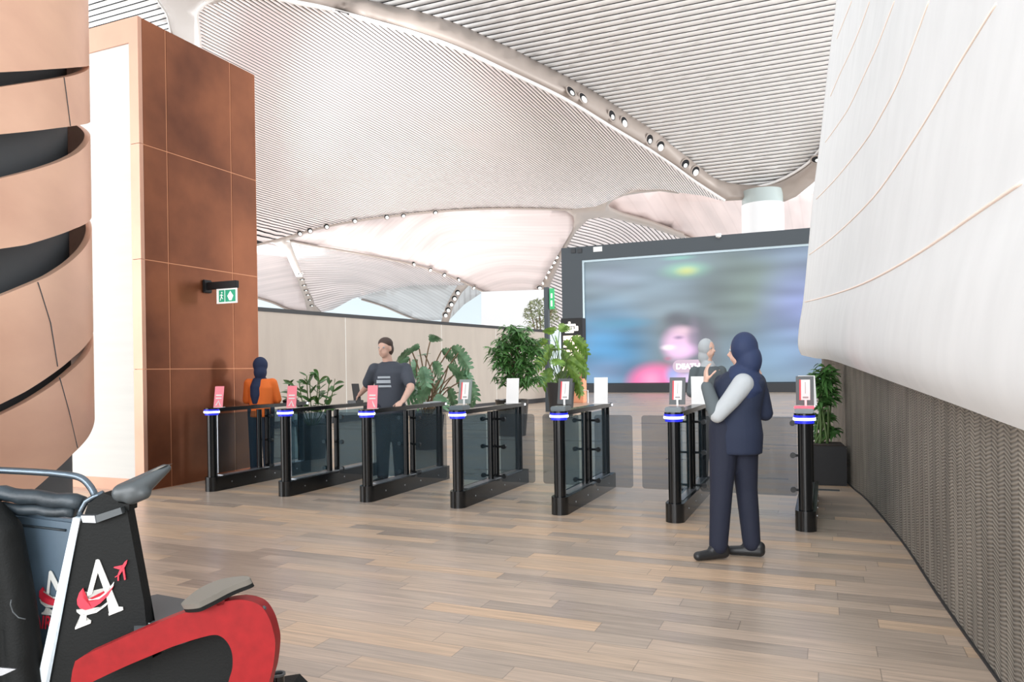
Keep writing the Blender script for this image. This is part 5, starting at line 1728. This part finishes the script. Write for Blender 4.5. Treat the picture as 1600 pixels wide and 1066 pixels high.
for sx in (-1, 1):
    bm = new(); shoe(bm, L3(sx * .09, 0, 0), fo, .24); fuse('shoe', bm, M['shoe'], po, .008)

# ------------------------------------------------------------------ mobility cart (near left)
CZ = 2.30
cart = empty('airport_buggy', P(120, 1280, CZ + .4)); cart.location.z = 0
bpy.context.view_layer.update()
tag(cart, 'black and red passenger buggy with a white A emblem, cut by the frame corner', 'buggy')


def Z3(x, y): return (x / 2.913, 700 + y / 2.913)          # close-up coordinates of the lower left corner
def plate(name, pts, z, thick, material, parent=cart, dz=None, bev=0):
    """solid board facing the camera side, given by its outline at real distance z"""
    v = [P(px, py, z if dz is None else z + dz * (px - 120) / 100) for px, py in pts]
    bm = new(); prism(bm, v, FW * thick)
    if bev:
        es = [e for e in bm.edges if len(e.link_faces) == 2 and e.calc_face_angle(0) > .6]
        bmesh.ops.bevel(bm, geom=es, offset=bev, segments=2, affect='EDGES')
    return obj(name, bm, material, parent, smooth_angle=35)


zz = [Z3(*p) for p in [(362, 335), (578, 285), (655, 700), (668, 830), (720, 1066)]]
side = plate('side_panel', zz + [(253, 1130), (262, 1270), (52, 1270), (52, 1110), Z3(200, 1066)], CZ, .045, M['cart_black'])
# white edging strip
plate('edge_strip', [Z3(332, 318), Z3(364, 322), Z3(207, 1066), (52, 1200), (40, 1200), Z3(168, 1066)], CZ - .006, .03, M['white_strip'], side)['label'] = 'white edge strip'


# the A emblem
def E(x, y): return (x / 5.175, 860 + y / 5.175)
def decal(name, polys, z, material, parent):
    bm = new()
    for pl_p in polys: prism(bm, [P(*E(x, y), z) for x, y in pl_p], FW * .003)
    return obj(name, bm, material, parent)


ez = CZ - .004
emblem = decal('emblem', [
    [(775, 78), (790, 74), (803, 80), (958, 458), (992, 460), (995, 484), (880, 530), (877, 512), (902, 492), (858, 372), (790, 178)], [(775, 78), (790, 178), (742, 355), (706, 372), (706, 345)],
    [(655, 515), (700, 512), (695, 572), (735, 572), (732, 592), (607, 642), (606, 626), (632, 600)],
    [(618, 480), (650, 505), (700, 512), (770, 492), (840, 445), (866, 420), (872, 432), (850, 455), (780, 505), (700, 525), (645, 520), (620, 500)],
    [(692, 335), (680, 365), (700, 392), (745, 398), (800, 380), (860, 335), (922, 255), (915, 290), (862, 352), (800, 398), (745, 414), (695, 406), (668, 372), (678, 345)],
], ez, M['logo_white'], side)
decal('swoosh', [[(672, 305), (640, 345), (622, 400), (625, 440), (645, 470), (690, 485), (745, 470), (810, 430), (870, 370), (918, 290), (860, 350), (800, 395), (740, 415), (695, 410), (668, 380), (664, 340)]], ez - .002, M['logo_red'], emblem)
decal('plane_mark', [[(1028, 78), (1022, 110), (1000, 150), (960, 210), (948, 205), (972, 150), (1008, 95)], [(995, 120), (985, 140), (965, 156), (920, 143), (920, 136)], [(1003, 140), (1016, 238), (1004, 242), (992, 175), (988, 160)], [(955, 200), (948, 212), (930, 222), (930, 214)], [(962, 203), (960, 248), (950, 248), (950, 212)]], ez - .002, M['logo_red'], emblem)

# seat back behind the strip, with its roll and faded emblem
back = plate('seat_back', [Z3(10, 290), Z3(340, 330), Z3(330, 420), Z3(205, 1066), (50, 1200), (-130, 1200), (-130, 800)], CZ + .08, .10, M['cart_fabric'], bev=.01)
e2 = decal('emblem', [[(395, 175), (405, 165), (418, 172), (478, 290), (455, 330), (408, 235), (395, 355), (372, 370)],
                      [(318, 395), (350, 425), (420, 450), (440, 447), (440, 465), (370, 462), (330, 430)],
                      [(352, 325), (350, 350), (385, 375), (450, 380), (450, 395), (385, 390), (350, 370)],
                      [(368, 465), (395, 470), (392, 505), (430, 512), (428, 530), (335, 518), (336, 505), (358, 495)], [(400, 480), (425, 484), (424, 508), (400, 505)]], CZ + .072, M['logo_white'], back)
decal('swoosh', [[(345, 298), (318, 330), (315, 375), (340, 415), (390, 440), (450, 452), (450, 405), (390, 395), (352, 372), (342, 335)]], CZ + .069, M['logo_red'], e2)
tcv = P(*E(345, 588), CZ + .068)
cu = bpy.data.curves.new('lettering', 'FONT'); cu.body = 'AIR'; cu.size = .052; cu.extrude = .001; cu.align_x = 'CENTER'; cu.align_y = 'CENTER'; cu.offset = .0006; cu.materials.append(M['logo_red'])
to = bpy.data.objects.new('lettering', cu); COL.objects.link(to)
to.matrix_world = Matrix(((RIGHT.x, UP.x, -FW.x, tcv.x), (RIGHT.y, UP.y, -FW.y, tcv.y), (RIGHT.z, UP.z, -FW.z, tcv.z), (0, 0, 0, 1))) @ Matrix.Rotation(math.radians(-4), 4, 'Z') @ Matrix.Diagonal((.72, 1.15, 1, 1))
to = to_mesh_object(to); to.parent = back; to.matrix_parent_inverse = back.matrix_world.inverted()
# horizontal rolls at the top of the seat back
for (y0, y1, rr, m_, x1) in ((208, 252, .024, 'cart_roll', 395), (272, 300, .017, 'cart_roll', 345)):
    bm = new(); pts = [P(*Z3(x, y0 + (y1 - y0) * (x / 400)), CZ + .045) for x in range(-460, x1, 40)]
    pts = [p + UP * (.003 * math.sin(i * 1.7)) for i, p in enumerate(pts)]
    tube(bm, pts, [rr * (1 + .06 * math.sin(i * 2.3)) for i in range(len(pts))], 14)
    obj('top_roll', bm, M[m_], back, smooth=True)
bm = new(); tube(bm, [P(*Z3(x, 340 + x * .12), CZ + .078) for x in range(-100, 330, 40)], .004, 8); obj('seam', bm, M['cart_roll'], back, smooth=True)
# dark side bolster of the seat
bm = new()
chain(bm, [P(-90, 800, CZ - .05), P(-15, 800, CZ + .0), P(8, 830, CZ + .0), P(30, 950, CZ + .0), P(45, 1110, CZ + .0), P(45, 1260, CZ + .02)], [.05, .045, .05, .05, .055, .06])
caps(bm, P(-40, 850, CZ + .03), P(-20, 1240, CZ + .03), .13, .14)
o_ = fuse('seat_bolster', bm, M['cart_black'], None, .012); o_.parent = cart; o_.matrix_parent_inverse = cart.matrix_basis.inverted()
plate('buckle', [E(0, 950), E(130, 962), E(20, 1012), E(-60, 1030), E(-60, 960)], CZ - .14, .006, M['steel'])
bm = new(); tube(bm, [P(*E(x, y), CZ - .065) for x, y in ((92, 400), (85, 440), (105, 500), (150, 545), (205, 558))], .002, 6); obj('strap_edge', bm, M['grey_plastic'], cart, smooth=True)
# push rail
rp = [(-140, 731), (-60, 733), (0, 735), (60, 738), (105, 742), (128, 748), (142, 762), (149, 777), (152, 792), (146, 808)]
bm = new(); tube(bm, [P(x, y, CZ + .05) for x, y in catmull(rp, 5)], .011, 16); obj('push_rail', bm, M['rail'], cart, smooth=True)
# frame pieces at the top of the side panel
bm = new(); tube(bm, [P(*Z3(x, y), CZ + .02) for x, y in ((470, 205), (430, 222), (392, 245), (370, 285), (352, 325))], .0085, 12); obj('frame_tube', bm, M['rail'], cart, smooth=True)
plate('hinge_bracket', [Z3(385, 300), Z3(400, 255), Z3(470, 205), Z3(520, 225), Z3(540, 250), Z3(588, 258), Z3(588, 285), Z3(575, 290), Z3(430, 330)], CZ + .005, .05, M['cart_black'])
plate('bracket_lip', [Z3(368, 309), Z3(430, 309), Z3(436, 342), Z3(376, 340)], CZ - .02, .03, M['steel'])
plate('bracket_lip', [Z3(432, 309), Z3(548, 272), Z3(556, 300), Z3(438, 342)], CZ - .018, .03, M['grey_plastic'])
bm = new(); tube(bm, [P(*Z3(x, y), CZ + .06) for x, y in ((458, 205), (478, 232), (505, 248), (530, 252))], .004, 8); obj('cable', bm, M['steel'], cart, smooth=True)
# moulded armrest (front)
bm = new()
chain(bm, [P(*Z3(553, 205), CZ), P(*Z3(620, 192), CZ + .005), P(*Z3(680, 150), CZ + .02), P(*Z3(762, 92), CZ + .04)], [.029, .034, .026, .013])
caps(bm, P(*Z3(600, 215), CZ), P(*Z3(655, 205), CZ), .030, .022)
caps(bm, P(*Z3(553, 198), CZ + .06), P(*Z3(750, 92), CZ + .07), .026, .014)
o_ = fuse('front_armrest', bm, M['grey_plastic'], None, .005, 8); o_.parent = cart; o_.matrix_parent_inverse = cart.matrix_basis.inverted()
bm = new(); prism(bm, [P(*Z3(x, y), CZ + .02) for x, y in ((600, 157), (650, 128), (720, 88), (755, 80), (700, 105), (640, 145))], FW * .05); obj('armrest_inlay', bm, M['pad'], cart)

# deck behind
dz_ = P(*Z3(700, 665), CZ + .33).z
deck = [at_z(*Z3(610, 690), dz_), at_z(*Z3(715, 666), dz_), at_z(*Z3(850, 690), dz_), at_z(*Z3(975, 716), dz_), at_z(*Z3(940, 790), dz_), at_z(*Z3(670, 860), dz_), at_z(*Z3(610, 850), dz_)]
bm = new(); prism(bm, deck, (0, 0, -.05)); obj('deck', bm, M['cart_deck'], cart)
bm = new()
for x, y in ((672, 778), (672, 800)):
    q = at_z(*Z3(x, y), dz_ + .001); box(bm, q.x - .008, q.y - .002, q.z - .0, q.x + .008, q.y + .002, q.z + .002)
obj('deck_mark', bm, M['white_card'], cart)
# red arm frame with its opening
outer = catmull([Z3(345, 962), Z3(660, 822), Z3(820, 758), Z3(980, 712), Z3(1040, 697), Z3(1110, 693), Z3(1180, 715), Z3(1222, 770), Z3(1245, 840), Z3(1253, 900), Z3(1242, 1000), Z3(1225, 1066), (410, 1120), (392, 1180)], 4)
inner = catmull([Z3(420, 1066), Z3(560, 1000), Z3(690, 945), Z3(800, 900), Z3(930, 860), Z3(990, 853), Z3(1030, 880), Z3(1055, 930), Z3(1058, 1000), Z3(1040, 1066), (345, 1120), (335, 1180)], 4)
az = CZ - .12
bm = new(); n_ = 60
def resample(l, n): return [along(l, i / n) for i in range(n + 1)]
oc = resample([Z3(322, 1066), Z3(330, 1010)] + outer, n_); ic = resample([Z3(400, 1080)] + inner, n_)
A0 = [bm.verts.new(P(x, y, az)) for x, y in oc]; B0 = [bm.verts.new(P(x, y, az)) for x, y in ic]
A1 = [bm.verts.new(P(x, y, az) + FW * .05) for x, y in oc]; B1 = [bm.verts.new(P(x, y, az) + FW * .05) for x, y in ic]
for i in range(n_):
    bm.faces.new([A0[i], A0[i + 1], B0[i + 1], B0[i]]); bm.faces.new([A1[i], B1[i], B1[i + 1], A1[i + 1]])
    bm.faces.new([A0[i], A1[i], A1[i + 1], A0[i + 1]]); bm.faces.new([B0[i], B0[i + 1], B1[i + 1], B1[i]])
bm.faces.new([A0[0], B0[0], B1[0], A1[0]]); bm.faces.new([A0[-1], A1[-1], B1[-1], B0[-1]])
redf = obj('side_frame', bm, M['cart_red'], cart, smooth_angle=35)
redf['label'] = 'red curved side frame'
bm = new(); ell(bm, P(412, 951, az + .01), (.008, .008, .008), seg=12); obj('bolt', bm, M['grey_plastic'], redf, smooth=True)
# pad on its red post
def Z4(x, y): return (220 + x / 5.729, 880 + y / 5.729)
plate('pad_post', [Z4(668, 290), Z4(745, 285), Z4(750, 350), Z4(745, 372), Z4(682, 388)], az - .0, .035, M['cart_red'])
plate('pad_bracket', [Z4(560, 362), Z4(665, 310), Z4(745, 262), Z4(815, 235), Z4(870, 195), Z4(880, 215), Z4(825, 262), Z4(745, 300), Z4(670, 345), Z4(580, 372)], az + .0, .03, M['cart_red'])
padz = P(*Z4(560, 300), az).z
top_pts = [(365, 372), (372, 350), (430, 297), (500, 243), (600, 188), (700, 150), (800, 128), (930, 115), (980, 132), (940, 158), (860, 188), (760, 232), (650, 290), (560, 335), (500, 362), (430, 372)]
# the pad slopes: plane through three known points of its rim
pa, pb, pc_ = P(*Z4(365, 380), az - .01), P(*Z4(980, 140), az - .01), P(*Z4(600, 188), az + .075)
npd = (pb - pa).cross(pc_ - pa).normalized()
if npd.z < 0: npd.negate()
vtop = [at_plane(*Z4(x, y), pa, npd) for x, y in catmull(top_pts, 3, True)]
bm = new(); prism(bm, vtop, -npd * .016); obj('rear_armrest', bm, M['pad'], cart, smooth_angle=35)
bm = new(); prism(bm, [v - npd * .016 for v in vtop], -npd * .012); obj('armrest_base', bm, M['cart_black'], cart, smooth_angle=35)
# rounded black fender and body seen through the opening
bm = new()
loopf = catmull([Z3(690, 960), Z3(800, 905), Z3(930, 865), Z3(1010, 860), Z3(1075, 920), Z3(1080, 1020), Z3(1060, 1100)], 5) + [(360, 1150), (360, 1262), (235, 1262), (235, 1060)]
prism(bm, [P(x, y, CZ - .02) for x, y in loopf], FW * .35)
obj('fender', bm, M['cart_black'], cart, smooth_angle=35)
plate('chassis', [(52, 1230), (380, 1180), (400, 1200), (395, 1262), (52, 1262)], CZ - .05, .6, M['cart_black'])
# wheels standing on the floor (below the frame edge)
for px, zz_ in ((110, CZ + .05), (330, CZ + .05), (110, CZ + .5), (330, CZ + .5)):
    c_ = P(px, 577, zz_); ctr = Vector((c_.x, c_.y, .13))
    bm = new(); tube(bm, [ctr - FW * .035, ctr + FW * .035], .13, 28); tube(bm, [ctr - FW * .04, ctr + FW * .04], .05, 16)
    obj('wheel', bm, M['black_matt'], cart, smooth_angle=40)
plate('axle_beam', [(100, 1180), (340, 1180), (340, 1262), (100, 1262)], CZ + .1, .35, M['cart_black'])
# black tube stub behind the red frame
q = P(*Z4(1228, 1000), CZ + .10)
bm = new(); tube(bm, [(q.x, q.y, .30), (q.x, q.y, q.z)], [.020, .020], 20); sb2 = obj('tube_stub', bm, M['black_metal'], cart, smooth_angle=40)
bm = new(); lathe(bm, [(.021, 0), (.024, .0), (.024, .006), (.016, .006), (.015, -.004)], (q.x, q.y, q.z - .001), 20); obj('tube_cap', bm, M['grey_plastic'], sb2, smooth_angle=40)
plate('stub_bracket', [(395, 1092), (437, 1092), (437, 1110), (392, 1130)], CZ + .08, .06, M['cart_black'])
